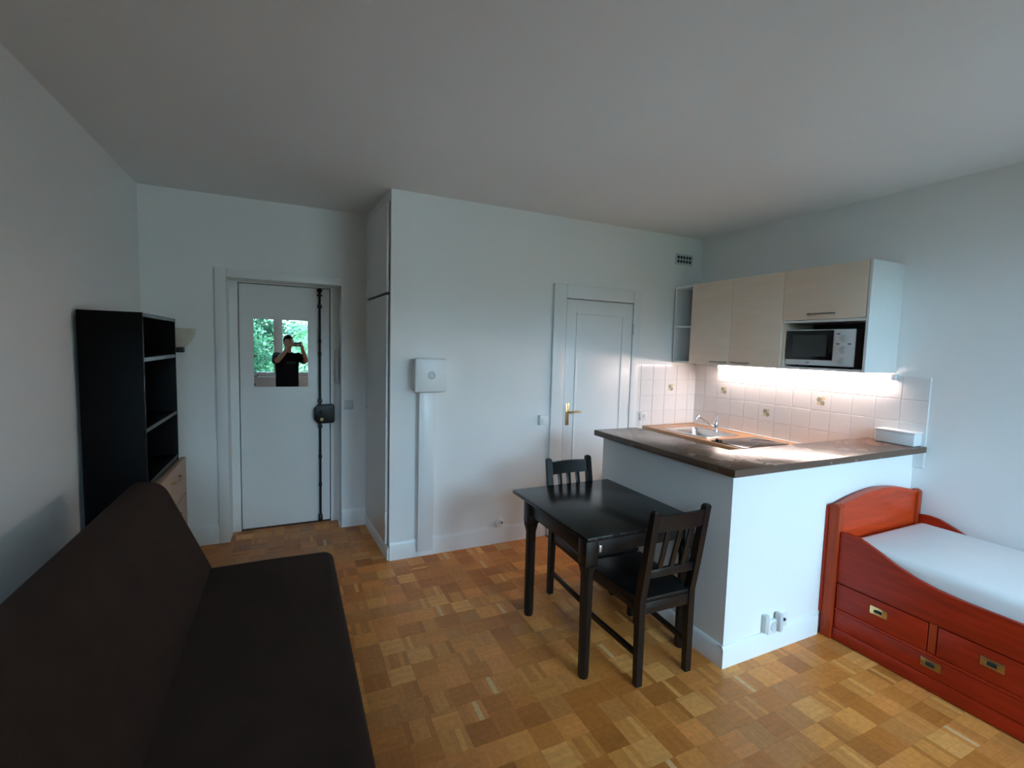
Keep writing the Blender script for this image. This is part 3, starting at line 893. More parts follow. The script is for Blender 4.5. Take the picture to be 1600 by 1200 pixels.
# ------------------------------------------------------------------ wall cabinets, led strip, microwave
UX0, UZ0, UZ1 = 3.40, 1.556, 2.290
UB = XR-0.001
os_ = thing('open_wall_shelf', 'narrow open white shelf unit at the kitchen corner', 'shelf unit', (3.57, 3.43, UZ0))
bm = nb()
box(bm, UX0+0.02, UB, 3.322, 3.340, UZ0, UZ1); box(bm, UX0+0.02, UB, 3.535, 3.553, UZ0, UZ1)
link('side_panel', bm, 'cabinet_white', os_)
link('back_panel', b1(UB-0.008, UB, 3.340, 3.535, UZ0, UZ1), 'cabinet_white', os_)
for nm, z in (('bottom_board', UZ0), ('shelf', 1.893), ('top_board', UZ1-0.018)):
    link(nm, b1(UX0+0.02, UB-0.008, 3.340, 3.535, z, z+0.018, bev=0.001), 'cabinet_white', os_)
def wall_unit(y0, y1, hy0, hy1, label):
    u = thing('wall_cabinet', label, 'cabinet', (3.58, (y0+y1)/2, UZ0), 'beige kitchen wall cabinets')
    bm = nb()
    box(bm, UX0+0.02, UB, y0, y0+0.016, UZ0, UZ1); box(bm, UX0+0.02, UB, y1-0.016, y1, UZ0, UZ1)
    box(bm, UX0+0.02, UB, y0+0.016, y1-0.016, UZ0, UZ0+0.016); box(bm, UX0+0.02, UB, y0+0.016, y1-0.016, UZ1-0.016, UZ1)
    box(bm, UB-0.006, UB, y0+0.016, y1-0.016, UZ0+0.016, UZ1-0.016)
    link('carcass', bm, 'cabinet_white', u)
    d = link('cabinet_door', b1(UX0, UX0+0.018, y0+0.0015, y1-0.0015, UZ0, UZ1, bev=0.0015), 'cabinet', u)
    bm = nb(); tube(bm, [(UX0+0.004, hy0, 1.583), (UX0-0.024, hy0, 1.583), (UX0-0.024, hy1, 1.583), (UX0+0.004, hy1, 1.583)], 0.0045, 8)
    link('handle', bm, 'handle', d).matrix_parent_inverse = Matrix()
wall_unit(2.872, 3.322, 2.90, 3.06, 'beige wall cabinet next to the open corner shelves')
wall_unit(2.412, 2.872, 2.68, 2.84, 'beige wall cabinet in the middle, left of the microwave')
u = thing('wall_cabinet', 'beige flap-door wall cabinet with a niche holding the microwave', 'cabinet', (3.58, 2.1, UZ0), 'beige kitchen wall cabinets')
bm = nb()
y0, y1 = 1.812, 2.412
NZ = 1.900
box(bm, UX0, UB, y0, y0+0.018, UZ0, UZ1, bev=0.001)
link('end_panel', bm, 'cabinet_white', u)
bm = nb()
box(bm, UX0+0.02, UB, y1-0.016, y1, NZ, UZ1)
box(bm, UX0+0.02, UB, y0+0.018, y1-0.016, UZ1-0.016, UZ1)
box(bm, UX0+0.003, UB, y0+0.018, y1, NZ, NZ+0.016)
link('carcass', bm, 'cabinet_white', u)
link('niche_floor', b1(UX0+0.003, UB, y0+0.018, y1, UZ0, UZ0+0.018), 'cabinet_white', u)
link('niche_side', b1(UX0+0.02, UB, y1-0.016, y1, UZ0+0.018, NZ), 'cabinet', u)
link('niche_shade_back', b1(UB-0.012, UB-0.001, y0+0.018, y1-0.016, UZ0+0.018, NZ), 'niche_dark', u)  # back painted dark for the shade inside the niche
fd = link('flap_door', b1(UX0, UX0+0.018, y0+0.022, y1-0.0015, NZ+0.019, UZ1, bev=0.0015), 'cabinet', u)
bm = nb(); tube(bm, [(UX0+0.004, 2.03, 1.957), (UX0-0.026, 2.03, 1.957), (UX0-0.026, 2.205, 1.957), (UX0+0.004, 2.205, 1.957)], 0.005, 8)
link('handle', bm, 'handle', fd).matrix_parent_inverse = Matrix()

ld = thing('led_light_bar', 'lit white led light bar under the kitchen wall cabinets', 'light', (XR-0.03, 2.53, 1.50))
link('mounting_rail', b1(XR-0.018, XR-0.009, 1.79, 3.26, 1.510, 1.548), 'plastic', ld)
bm = nb(); box(bm, XR-0.048, XR-0.018, 1.815, 3.255, 1.512, 1.540, bev=0.006)
link('diffuser', bm, 'led', ld)
link('end_cap', b1(XR-0.050, XR-0.010, 1.790, 1.815, 1.508, 1.549, bev=0.003), 'plastic', ld)
link('end_cap', b1(XR-0.050, XR-0.010, 3.255, 3.267, 1.508, 1.549, bev=0.003), 'plastic', ld)

mw = thing('microwave', 'white microwave with a black glass door in the cabinet niche', 'microwave', (3.58, 2.14, UZ0+0.018))
MX, MY0, MY1, MZ0, MZ1 = 3.435, 1.905, 2.390, 1.590, 1.848
link('casing', b1(MX+0.012, UB-0.04, MY0+0.004, MY1-0.004, MZ0, MZ1-0.002, bev=0.004), 'niche_dark', mw)
fp = link('front_frame', b1(MX, MX+0.014, MY0, MY1, MZ0, MZ1, bev=0.003), 'plastic', mw)
dr = link('door', b1(MX-0.006, MX+0.002, 2.045, MY1-0.004, MZ0+0.040, MZ1-0.006, bev=0.002), 'mw_black', mw)
link('door_window', b1(MX-0.0072, MX-0.004, 2.085, MY1-0.055, MZ0+0.066, MZ1-0.038), 'mw_window', dr).matrix_parent_inverse = Matrix()
cp = link('control_panel', b1(MX-0.004, MX+0.002, MY0+0.004, 2.040, MZ0+0.006, MZ1-0.004, bev=0.002), 'plastic', mw)
for z in (1.782, 1.705, 1.628):
    bm = nb(); lathe(bm, (MX-0.004, 1.972, z), [(0.025, 0.0), (0.024, -0.006), (0.019, -0.010), (0.018, -0.020), (0.0, -0.021)], 20, 'x')
    k = link('dial', bm, 'dial', cp); k.matrix_parent_inverse = Matrix()
for y, z in ((2.012, 1.815), (2.012, 1.745), (1.935, 1.745)):
    link('printed_mark', b1(MX-0.0048, MX-0.003, y-0.012, y+0.012, z-0.003, z+0.003), 'hole', cp).matrix_parent_inverse = Matrix()
link('badge', b1(MX-0.001, MX+0.003, 2.205, 2.232, 1.607, 1.612), 'hole', mw)
for y in (MY0+0.05, MY1-0.05):
    bm = nb(); lathe(bm, (MX+0.06, y, UZ0+0.018), [(0.014, 0), (0.014, MZ0-UZ0-0.018)], 12)
    link('foot', bm, 'hole', mw)
    bm = nb(); lathe(bm, (UB-0.1, y, UZ0+0.018), [(0.014, 0), (0.014, MZ0-UZ0-0.018)], 12)
    link('foot', bm, 'hole', mw)

# ------------------------------------------------------------------ dining table
tb = thing('dining_table', 'small black wooden dining table against the bar wall', 'table', (1.67, 2.2, 0))
link('tabletop', b1(1.295, 2.044, 1.845, 2.695, 0.724, 0.746, bev=0.004), 'table_wood', tb)
def table_leg(x, y):
    bm = nb()
    box(bm, x-0.036, x+0.036, y-0.036, y+0.036, 0.592, 0.724, bev=0.004)
    oct_ = lambda r, z: [bm.verts.new((x+r*math.cos(R(22.5+45*k)), y+r*math.sin(R(22.5+45*k)), z)) for k in range(8)]
    rr = [oct_(0.045, 0.592), oct_(0.041, 0.575), oct_(0.0305, 0.535), oct_(0.0290, 0.02), oct_(0.025, 0.0)]
    for a, b_ in zip(rr, rr[1:]):
        for k in range(8):
            bm.faces.new((a[k], a[(k+1) % 8], b_[(k+1) % 8], b_[k]))
    bm.faces.new(rr[-1]); bm.faces.new(rr[0][::-1])
    link('leg', bm, 'black_wood', tb)
LX0, LX1, LY0, LY1 = 1.338, 1.985, 1.895, 2.505
for x in (LX0, LX1):
    for y in (LY0, LY1):
        table_leg(x, y)
for nm, a in (('apron', (LX0+0.03, LX1-0.03, LY0-0.022, LY0-0.002, 0.640, 0.724)), ('apron', (LX0+0.03, LX1-0.03, LY1-0.01, LY1+0.01, 0.640, 0.724)),
              ('apron', (LX0-0.022, LX0-0.002, LY0+0.03, LY1-0.03, 0.640, 0.724)), ('apron', (LX1-0.01, LX1+0.01, LY0+0.03, LY1-0.03, 0.640, 0.724))):
    link(nm, b1(*a, bev=0.002), 'black_wood', tb)
link('leaf_support', b1(1.42, 1.46, LY1+0.01, 2.66, 0.70, 0.724), 'black_wood', tb)
link('leaf_support', b1(1.88, 1.92, LY1+0.01, 2.66, 0.70, 0.724), 'black_wood', tb)
link('corner_bolt', b1(1.388, 1.408, LY0-0.026, LY0-0.021, 0.652, 0.688, bev=0.003), 'steel', tb)

# ------------------------------------------------------------------ chairs
def make_chair(loc, rz, label):
    t = thing('dining_chair', label, 'chair', loc, 'black slat-back dining chairs')
    hw, fwd = 0.158, 0.178
    yr, yf = -0.215, 0.215
    bw = 'black_wood'
    for s in (-1, 1):
        bm = nb()
        pts = [(s*hw, yr, 0.0), (s*hw, yr+0.008, 0.44), (s*hw, yr-0.02, 0.60), (s*hw, yr-0.072, 0.905)]
        prev = None
        rings = []
        for i, p in enumerate(pts):
            d = 0.030 if i == 0 else (0.044 if i in (1, 2) else 0.032)
            rings.append([bm.verts.new((p[0]+a*0.018, p[1]+b_*d/2, p[2])) for a, b_ in ((-1, -1), (1, -1), (1, 1), (-1, 1))])
        rings.append([bm.verts.new((pts[-1][0]+a*0.010, pts[-1][1]+b_*0.010, 0.915)) for a, b_ in ((-1, -1), (1, -1), (1, 1), (-1, 1))])
        for a, b_ in zip(rings, rings[1:]):
            for k in range(4):
                bm.faces.new((a[k], a[(k+1) % 4], b_[(k+1) % 4], b_[k]))
        bm.faces.new(rings[0][::-1]); bm.faces.new(rings[-1])
        link('back_post', bm, bw, t, local=True)
        bm = nb(); bar(bm, (s*fwd, yf, 0.0), (s*fwd, yf, 0.425), 0.032, 0.032, 0.003, (0, 1, 0), 0.038, 0.038)
        link('front_leg', bm, bw, t, local=True)
        bm = nb(); bar(bm, (s*hw, yr+0.01, 0.155), (s*fwd, yf, 0.155), 0.018, 0.030, 0.003)
        link('side_stretcher', bm, bw, t, local=True)
        bm = nb(); bar(bm, (s*hw, yr+0.01, 0.397), (s*fwd, yf, 0.397), 0.018, 0.055, 0.003)
        link('seat_rail', bm, bw, t, local=True)
    link('seat_rail', box(nb(), -hw, hw, yr-0.008, yr+0.012, 0.365, 0.425, bev=0.003), bw, t, local=True)
    link('seat_rail', box(nb(), -fwd, fwd, yf-0.012, yf+0.008, 0.365, 0.425, bev=0.003), bw, t, local=True)
    bm = nb(); prism(bm, [(-hw+0.016, yr-0.005), (hw-0.016, yr-0.005), (hw+0.012, yr+0.03), (fwd+0.022, yf+0.024), (-fwd-0.022, yf+0.024), (-hw-0.012, yr+0.03)], 0.425, 0.447, 'z', bev=0.006)
    link('seat', bm, bw, t, local=True)
    yb = lambda z: yr-0.02-(z-0.60)*0.052/0.305
    bm = nb()
    n = 8
    rr = []
    for k in range(n+1):
        x = -hw+2*hw*k/n
        cv_ = 0.018*(1-(x/hw)**2)
        rr.append([bm.verts.new(p) for p in ((x, yb(0.805)-cv_-0.010, 0.805), (x, yb(0.805)-cv_+0.010, 0.805), (x, yb(0.885)-cv_+0.010, 0.885+0.004*(1-(x/hw)**2)), (x, yb(0.885)-cv_-0.010, 0.885+0.004*(1-(x/hw)**2)))])
    for a, b_ in zip(rr, rr[1:]):
        for k in range(4):
            bm.faces.new((a[k], a[(k+1) % 4], b_[(k+1) % 4], b_[k]))
    bm.faces.new(rr[0]); bm.faces.new(rr[-1][::-1])
    link('top_rail', bm, bw, t, local=True)
    link('lower_rail', box(nb(), -hw, hw, yb(0.575)-0.010, yb(0.575)+0.010, 0.555, 0.597, bev=0.003), bw, t, local=True)
    for x in (-0.072, 0.0, 0.072):
        cv_ = 0.018*(1-(x/hw)**2)
        bm = nb(); bar(bm, (x, yb(0.59), 0.59), (x, yb(0.81)-cv_, 0.81), 0.030, 0.010, 0.002, (0, 1, 0))
        link('slat', bm, bw, t, local=True)
    t.rotation_euler = (0, 0, rz)
    return t
ch = make_chair((1.715, 1.946, 0), R(-1.5), 'black slat-back chair nearer the camera, its back turned to us')
ch2 = copy_tree(ch)
ch2.location = (1.748, 2.464, 0)
ch2.rotation_euler = (0, 0, R(180))
ch2['label'] = 'black slat-back chair on the far side of the table facing us'

# ------------------------------------------------------------------ bed
BX0, BX1, BY = 2.862, 3.750, 1.655
bd = thing('single_bed', 'red cherry-wood captain bed with drawers along the wall', 'bed', (3.3, 0.6, 0))
BYF = -0.44
def bed_end(yc, back, y_in):
    """posts and arched panel; back is the y of the outer side"""
    for x, w in ((BX0+0.022, 0.044), (BX1-0.022, 0.044)):
        bm = nb()
        lo, hi = min(back, y_in), max(back, y_in)
        box(bm, x-w/2, x+w/2, lo, hi, 0.0, 0.790, bev=0.004)
        k = 8
        prism(bm, [(lo+(hi-lo)*q/k, 0.790+0.016*math.sin(math.pi*q/k)) for q in range(k+1)], x-w/2, x+w/2, 'x')
        link('post', bm, 'cherry_v', bd)
    n = 20
    yc0, yc1 = yc-0.012, yc+0.012
    top = [(BX0+0.044+(BX1-BX0-0.088)*k/n, 0.778+0.058*math.sin(math.pi*(k/n))) for k in range(n+1)]
    bm = nb(); prism(bm, [(BX0+0.044, 0.20), (BX1-0.044, 0.20)]+top[::-1], yc0, yc1, 'y')
    link('end_panel', bm, 'cherry_x', bd)
    bm = nb()
    cap = [(x, z) for x, z in top]
    prism(bm, cap+[(x, z+0.022) for x, z in cap[::-1]], yc-0.020, yc+0.020, 'y', bev=0.004)
    link('top_moulding', bm, 'cherry_x', bd)
bed_end(1.622, 1.652, 1.592)
bed_end(BYF+0.03, BYF, BYF+0.06)
link('back_board', b1(BX0-0.006, BX1, 1.653, 1.666, 0.14, 0.785, bev=0.002), 'cherry', bd)
# side rails with the dipping curve, mirrored at the foot
def rail_z(d):      # height over distance from the headboard
    pts = [(0.0, 0.645), (0.05, 0.652), (0.11, 0.645), (0.20, 0.608), (0.28, 0.571), (0.37, 0.541), (0.46, 0.524), (0.56, 0.516), (1.1, 0.512)]
    for (a, za), (b_, zb) in zip(pts, pts[1:]):
        if d <= b_:
            return za+(zb-za)*(d-a)/(b_-a)
    return pts[-1][1]
YS0, YS1 = BYF+0.06, 1.592
N = 72
def rail(x0, x1, zlo, name):
    ys = [YS1-(YS1-YS0)*k/N for k in range(N+1)]
    poly = [(YS1, zlo), (YS0, zlo)]+[(y, rail_z(min(YS1-y, y-YS0))) for y in ys[::-1]]
    bm = nb(); prism(bm, poly, x0, x1, 'x', bev=0.004)
    return link(name, bm, 'cherry', bd)
FX = 2.878       # plane of the bed front
rail(FX, FX+0.022, 0.348, 'side_rail')
rail(BX1-0.028, BX1-0.006, 0.10, 'wall_rail')
link('inner_frame', b1(FX+0.03, BX1-0.03, YS0, YS1, 0.30, 0.345), 'cherry', bd)
def pull(parent, y, z, m_='brass'):
    bm = nb()
    box(bm, FX-0.003, FX+0.004, y-0.042, y+0.042, z-0.022, z+0.022, bev=0.0015)
    p = link('recessed_pull', bm, m_, bd)
    p.parent = parent
    bm = nb()
    prism(bm, [(y+0.022*math.cos(2*math.pi*q/20), z+0.010*math.sin(2*math.pi*q/20)) for q in range(20)], FX-0.0042, FX-0.002, 'x')
    link('pull_cup', bm, 'hole', bd).parent = parent
    bm = nb(); tube(bm, [(FX-0.005, y-0.020, z+0.006), (FX-0.007, y-0.020, z-0.010), (FX-0.007, y+0.020, z-0.010), (FX-0.005, y+0.020, z+0.006)], 0.0028, 8)
    link('pull_ring', bm, m_, bd).parent = parent
def panel_front(y0, y1, z0, z1, name):
    d = link(name, b1(FX, FX+0.02, y0, y1, z0, z1, bev=0.003), 'cherry', bd)
    return d
def reparent(d, y, z, m_='brass'):
    before = set(bpy.data.objects)
    pull(d, y, z, m_)
    for o in set(bpy.data.objects)-before:
        o.matrix_parent_inverse = Matrix()
ys = [1.586, 1.140, 0.585, 0.03, -0.374]
dd = panel_front(1.150, 1.586, 0.196, 0.342, 'drawer'); reparent(dd, 1.365, 0.282)
link('stile', b1(FX+0.004, FX+0.02, 1.112, 1.146, 0.196, 0.346, bev=0.003), 'cherry_v', bd)
dd = panel_front(0.62, 1.108, 0.196, 0.342, 'drawer'); reparent(dd, 0.905, 0.282, 'brass_dark')
link('stile', b1(FX+0.004, FX+0.02, 0.580, 0.614, 0.196, 0.346, bev=0.003), 'cherry_v', bd)
dd = panel_front(-0.376, 0.574, 0.196, 0.342, 'drawer'); reparent(dd, 0.10, 0.282, 'brass_dark')
link('ledge_moulding', b1(FX-0.006, FX+0.02, YS0, YS1-0.003, 0.180, 0.194, bev=0.004), 'cherry', bd)
dd = panel_front(-0.376, 1.586, 0.078, 0.178, 'trundle_drawer'); reparent(dd, 1.124, 0.140, 'brass_dark'); reparent(dd, 0.10, 0.140, 'brass_dark')
link('plinth', b1(FX-0.004, FX+0.02, YS0, YS1-0.003, 0.006, 0.076, bev=0.004), 'cherry', bd)
bm = nb()
box(bm, FX+0.030, BX1-0.034, YS0+0.01, 1.582, 0.346, 0.607, bev=0.045, seg=5)
mt = tag(link('mattress', bm, 'sheet'), 'single mattress in a smooth white sheet on the red bed', 'mattress')

# ------------------------------------------------------------------ bookcase
bk = thing('bookcase', 'tall black-brown bookcase with cream drawers beside the left wall', 'bookcase', (-0.86, 3.55, 0))
KX, KY0, KY1, KH = -0.712, 3.140, 3.950, 1.795
xb = XL+0.005+0.016
link('side_panel', b1(xb, KX, KY0, KY0+0.02, 0, KH, bev=0.001), 'bookcase', bk)
link('side_panel', b1(xb, KX, KY1-0.02, KY1, 0, KH, bev=0.001), 'bookcase', bk)
link('back_panel', b1(xb, xb+0.006, KY0+0.02, KY1-0.02, 0.04, KH-0.02), 'bookcase', bk)
def edged(nm, z, th=0.022):
    s = link(nm, b1(xb+0.006, KX-0.004, KY0+0.02, KY1-0.02, z, z+th, bev=0.001), 'bookcase', bk)
    link('edge_strip', b1(KX-0.004, KX-0.001, KY0+0.02, KY1-0.02, z, z+th), 'shelf_edge', s).matrix_parent_inverse = Matrix()
edged('top_board', KH-0.022); edged('shelf', 1.530); edged('shelf', 1.140); edged('shelf', 0.835); edged('bottom_board', 0.055)
link('plinth', b1(KX-0.03, KX-0.012, KY0+0.02, KY1-0.02, 0.0, 0.055), 'bookcase', bk)
for z0, z1 in ((0.585, 0.832), (0.333, 0.580), (0.080, 0.328)):
    d = link('drawer', (lambda bm: (box(bm, xb+0.02, KX+0.012, KY0+0.024, KY1-0.024, z0+0.006, z1-0.010), box(bm, KX+0.012, KX+0.042, KY0+0.004, KY1-0.004, z0, z1, bev=0.003)) and bm)(nb()), 'cream_wood', bk)
    zh = z0+0.70*(z1-z0)
    bm = nb(); tube(bm, [(KX+0.040, 3.49, zh), (KX+0.062, 3.50, zh+0.004), (KX+0.064, 3.59, zh-0.012), (KX+0.062, 3.68, zh+0.004), (KX+0.040, 3.69, zh)], [0.007, 0.006, 0.0055, 0.006, 0.007], 10)
    link('handle', bm, 'brass_dark', d).matrix_parent_inverse = Matrix()

# ------------------------------------------------------------------ sofa
sf = thing('sofa_bed', 'dark brown sofa bed with a tilted back beside the left wall', 'sofa bed', (-0.3, 2.0, 0))
SY0_, SY1_ = 0.85, 2.985
def cushion(name, prof, y0, y1, r_end, seg=8, parent=None):
    """sweep a closed rounded profile (x,z) along y, ends drawn in to round the corners"""
    bm = nb()
    cx = sum(p[0] for p in prof)/len(prof); cz = sum(p[1] for p in prof)/len(prof)
    rings = []
    stations = []
    for k in range(seg+1):
        a = math.pi/2*k/seg
        stations.append((y0+r_end*(1-math.sin(a)), r_end*(1-math.cos(a))))
    stations = stations[::-1]
    mid = []
    for k in range(1, 12):
        mid.append((y0+r_end+(y1-y0-2*r_end)*k/12, 0.0))
    far = [(y1-(y-y0), s) for y, s in stations[::-1]]
    # stations run from the end inward
    st = [(y0+r_end*(1-math.sin(math.pi/2*k/seg)), r_end*(1-math.cos(math.pi/2*k/seg))) for k in range(seg, -1, -1)]
    allst = []
    for k in range(seg+1):
        a = math.pi/2*k/seg
        allst.append((y0+r_end*(1-math.cos(a)), r_end*(1-math.sin(a))))
    allst += mid
    for k in range(seg+1):
        a = math.pi/2*(seg-k)/seg
        allst.append((y1-r_end*(1-math.cos(a)), r_end*(1-math.sin(a))))
    for y, sh in allst:
        ring = []
        for x, z in prof:
            dx, dz = x-cx, z-cz
            L = math.hypot(dx, dz)
            f = max(0.0, (L-sh)/L)
            ring.append(bm.verts.new((cx+dx*f, y, cz+dz*f)))
        rings.append(ring)
    n = len(prof)
    for a, b_ in zip(rings, rings[1:]):
        for k in range(n):
            bm.faces.new((a[k], a[(k+1) % n], b_[(k+1) % n], b_[k]))
    bm.faces.new(rings[0]); bm.faces.new(rings[-1][::-1])
    return link(name, bm, 'sofa', parent)
def rounded(poly, r, n=5):
    out = []
    k = len(poly)
    for i in range(k):
        p0, p, p1 = Vector(poly[i-1]), Vector(poly[i]), Vector(poly[(i+1) % k])
        a, b_ = (p0-p).normalized(), (p1-p).normalized()
        ri = min(r, (p0-p).length*0.45, (p1-p).length*0.45)
        for q in range(n+1):
            t = q/n
            u0, u1 = p+a*ri, p+b_*ri
            out.append(tuple((1-t)**2*u0+2*t*(1-t)*p+t*t*u1))
    return out
cushion('seat_cushion', rounded([(-0.50, 0.07), (0.20, 0.07), (0.232, 0.24), (0.225, 0.425), (-0.10, 0.435), (-0.50, 0.425)], 0.055), SY0_, 2.950, 0.06, parent=sf)
cushion('backrest', rounded([(-0.50, 0.20), (-0.375, 0.37), (-0.405, 0.46), (-0.605, 0.925), (-0.745, 0.935), (-0.72, 0.60), (-0.62, 0.24)], 0.07), SY0_, SY1_, 0.075, parent=sf)
link('base_frame', b1(-0.66, 0.14, SY0_+0.12, 2.80, 0.05, 0.20, bev=0.01), 'hole', sf)
for x in (-0.60, 0.08):
    for y in (1.0, 2.75):
        bm = nb(); tube(bm, [(x, y, 0.0), (x, y, 0.07)], 0.025, 12)
        link('foot', bm, 'hole', sf)

# ------------------------------------------------------------------ photographer (stands behind the camera, seen in the mirror)
def skin_mesh(name, chains, material, parent, root_idx=0, sub=2):
    """chains: list of lists of (point, radius); the first point of a chain that repeats an earlier point shares its vertex"""
    bm = nb()
    lay = bm.verts.layers.skin.verify()
    seen = {}
    for ch_ in chains:
        prev = None
        for i, (p, r) in enumerate(ch_):
            key = tuple(round(v, 4) for v in p)
            if key in seen:
                v = seen[key]
            else:
                v = bm.verts.new(p)
                rr = r if isinstance(r, tuple) else (r, r)
                v[lay].radius = rr
                v[lay].use_root = (prev is None)
                seen[key] = v
            if prev is not None and prev is not v:
                bm.edges.new((prev, v))
            prev = v
    me = bpy.data.meshes.new(name)
    bm.to_mesh(me); bm.free()
    me.materials.append(M[material])
    o = bpy.data.objects.new(name, me)
    COL.objects.link(o)
    md = o.modifiers.new('skin', 'SKIN')
    md.use_smooth_shade = True
    sb = o.modifiers.new('subdivision', 'SUBSURF')
    sb.levels = sb.render_levels = sub
    if parent:
        o.parent = parent
    return o

pe = thing('person', 'person in a black t-shirt holding up a phone, reflected in the door mirror', 'person', (0, 0, 0))
pe.rotation_euler = (0, 0, -YAW)
# local frame: +y is where the person looks, the camera lens is at (0, 0, 1.66)
HY = -0.40
HX = 0.06
PCX, PCY, PCZ = 0.046, -0.013, 1.655     # phone centre
PL, PH, PT = 0.158, 0.075, 0.009
body = []
pelvis = (HX, HY-0.03, 0.98)
chest = (HX, HY-0.03, 1.36)
neckb = (HX, HY-0.02, 1.49)
neckt = (HX, HY+0.005, 1.575)
body.append([(pelvis, (0.14, 0.10)), ((HX, HY-0.03, 1.12), (0.13, 0.095)), (chest, (0.145, 0.10)), (neckb, (0.075, 0.07)), (neckt, 0.058), ((HX, HY+0.012, 1.64), 0.07)])
arms = {}
for s in (-1, 1):
    hx = PCX+s*(PL/2+0.012)
    sh = (HX+s*0.185, HY-0.02, 1.435)
    el = (HX+s*0.268, HY+0.165, 1.345)
    wr = (hx+s*0.030, PCY-0.055, 1.592)
    pm = (hx+s*0.014, PCY-0.028, 1.640)
    body.append([(chest, 0.16), (sh, 0.068), ((HX+s*0.235, HY+0.075, 1.385), 0.054), (el, 0.045), (tuple((Vector(el)*0.6+Vector(wr)*0.4)), 0.043), (wr, (0.031, 0.026)), (pm, (0.042, 0.020))])
    arms[s] = (sh, el, wr, pm, hx)
    hip = (HX+s*0.095, HY-0.03, 0.90)
    body.append([(pelvis, 0.16), (hip, 0.095), ((HX+s*0.105, HY-0.02, 0.52), 0.062), ((HX+s*0.11, HY-0.04, 0.30), 0.056), ((HX+s*0.115, HY-0.05, 0.075), 0.038), ((HX+s*0.125, HY+0.07, 0.035), (0.036, 0.026))])
# fingers and thumb, each its own chain rooted in the palm
for s in (-1, 1):
    sh, el, wr, pm, hx = arms[s]
    ex = PCX+s*PL/2
    base = Vector(pm)
    # index over the top edge
    body.append([((hx+s*0.012, PCY-0.022, 1.662), 0.011), ((hx+s*0.006, PCY-0.004, 1.688), 0.0095), ((ex-s*0.016, PCY+0.001, 1.703), 0.0085), ((ex-s*0.036, PCY, 1.7025), 0.0075)])
    # middle, ring and little finger round the short end onto the front
    for k, (zz, reach) in enumerate(((1.668, 0.016), (1.648, 0.013), (1.629, 0.008))):
        body.append([((hx+s*0.014, PCY-0.020, zz-0.004), 0.0105), ((hx+s*0.012, PCY+0.002, zz), 0.0092), ((hx+s*0.002, PCY+0.013, zz+0.001), 0.0085), ((ex-s*reach, PCY+0.0125, zz+0.001), 0.0072)])
    # thumb leaves the inner side of the palm and lies on the back
    body.append([((hx+s*0.010, PCY-0.034, 1.624), 0.013), ((hx-s*0.010, PCY-0.032, 1.618), 0.0115), ((ex-s*0.018, PCY-0.017, 1.628), 0.010), ((ex-s*0.040, PCY-0.0135, 1.640), 0.0085)])
skin_mesh('body', body, 'skin', pe)
# head: a shaped ellipsoid with nose, brow and chin
def head_mesh():
    bm = nb()
    bmesh.ops.create_uvsphere(bm, u_segments=32, v_segments=24, radius=1.0)
    c = Vector((HX, HY+0.022, 1.686))
    for v in bm.verts:
        x, y, z = v.co
        w = 0.076*(1.0-0.20*max(0, -z)**1.5)
        d = 0.098*(1.0-0.10*max(0, -z))
        px, py, pz = x*w, y*d, z*0.118
        if y > 0:
            nose = math.exp(-((x*0.076)/0.013)**2-((pz+0.018)/0.026)**2)
            py += 0.020*nose
            brow = math.exp(-((pz-0.022)/0.012)**2)*max(0, 1-abs(x))
            py += 0.004*brow
            for e in (-1, 1):
                eye = math.exp(-((px-e*0.031)/0.016)**2-((pz-0.004)/0.012)**2)
                py -= 0.008*eye
            chin = math.exp(-((pz+0.098)/0.022)**2-(px/0.03)**2)
            py += 0.012*chin
            lips = math.exp(-((pz+0.058)/0.010)**2-(px/0.022)**2)
            py += 0.005*lips
        v.co = c+Vector((px, py, pz))
    for f in bm.faces:
        f.smooth = True
    return bm
o = link('head', head_mesh(), 'skin', pe, local=True)
for e in (-1, 1):
    bm = nb(); bmesh.ops.create_uvsphere(bm, u_segments=12, v_segments=8, radius=0.0115)
    for v in bm.verts:
        v.co += Vector((HX+e*0.031, HY+0.100, 1.690))
    link('eye', bm, 'eye', pe, local=True)
    bm = nb(); bmesh.ops.create_uvsphere(bm, u_segments=10, v_segments=8, radius=0.0055)
    for v in bm.verts:
        v.co += Vector((HX+e*0.031, HY+0.1085, 1.690))
    link('iris', bm, 'hair', pe, local=True)
    bm = nb(); bmesh.ops.create_uvsphere(bm, u_segments=12, v_segments=10, radius=1.0)
    for v in bm.verts:
        v.co = Vector((HX+e*0.078+v.co.x*0.008, HY+0.012+v.co.y*0.018, 1.683+v.co.z*0.031))
    link('ear', bm, 'skin', pe, local=True)
bm = nb(); bmesh.ops.create_uvsphere(bm, u_segments=14, v_segments=8, radius=1.0)
for v in bm.verts:
    v.co = Vector((HX+v.co.x*0.022, HY+0.112+v.co.y*0.008, 1.628+v.co.z*0.007))
link('mouth', bm, 'lip', pe, local=True)
# hair: shell over the skull, cut away from the face
bm = nb(); bmesh.ops.create_uvsphere(bm, u_segments=32, v_segments=24, radius=1.0)
hr = random.Random(3)
for v in bm.verts:
    x, y, z = v.co
    k = 1.0+hr.uniform(0, 0.05)
    v.co = Vector((HX+x*0.083*k, HY+0.012+y*0.104*k, 1.702+z*0.120*k))
kill = [f for f in bm.faces if (lambda c: (c.y > HY+0.045 and c.z < 1.755) or c.z < 1.665 or (c.y > HY-0.01 and c.z < 1.70))(f.calc_center_median())]
bmesh.ops.delete(bm, geom=kill, context='FACES')
link('hair', bm, 'hair', pe, local=True)
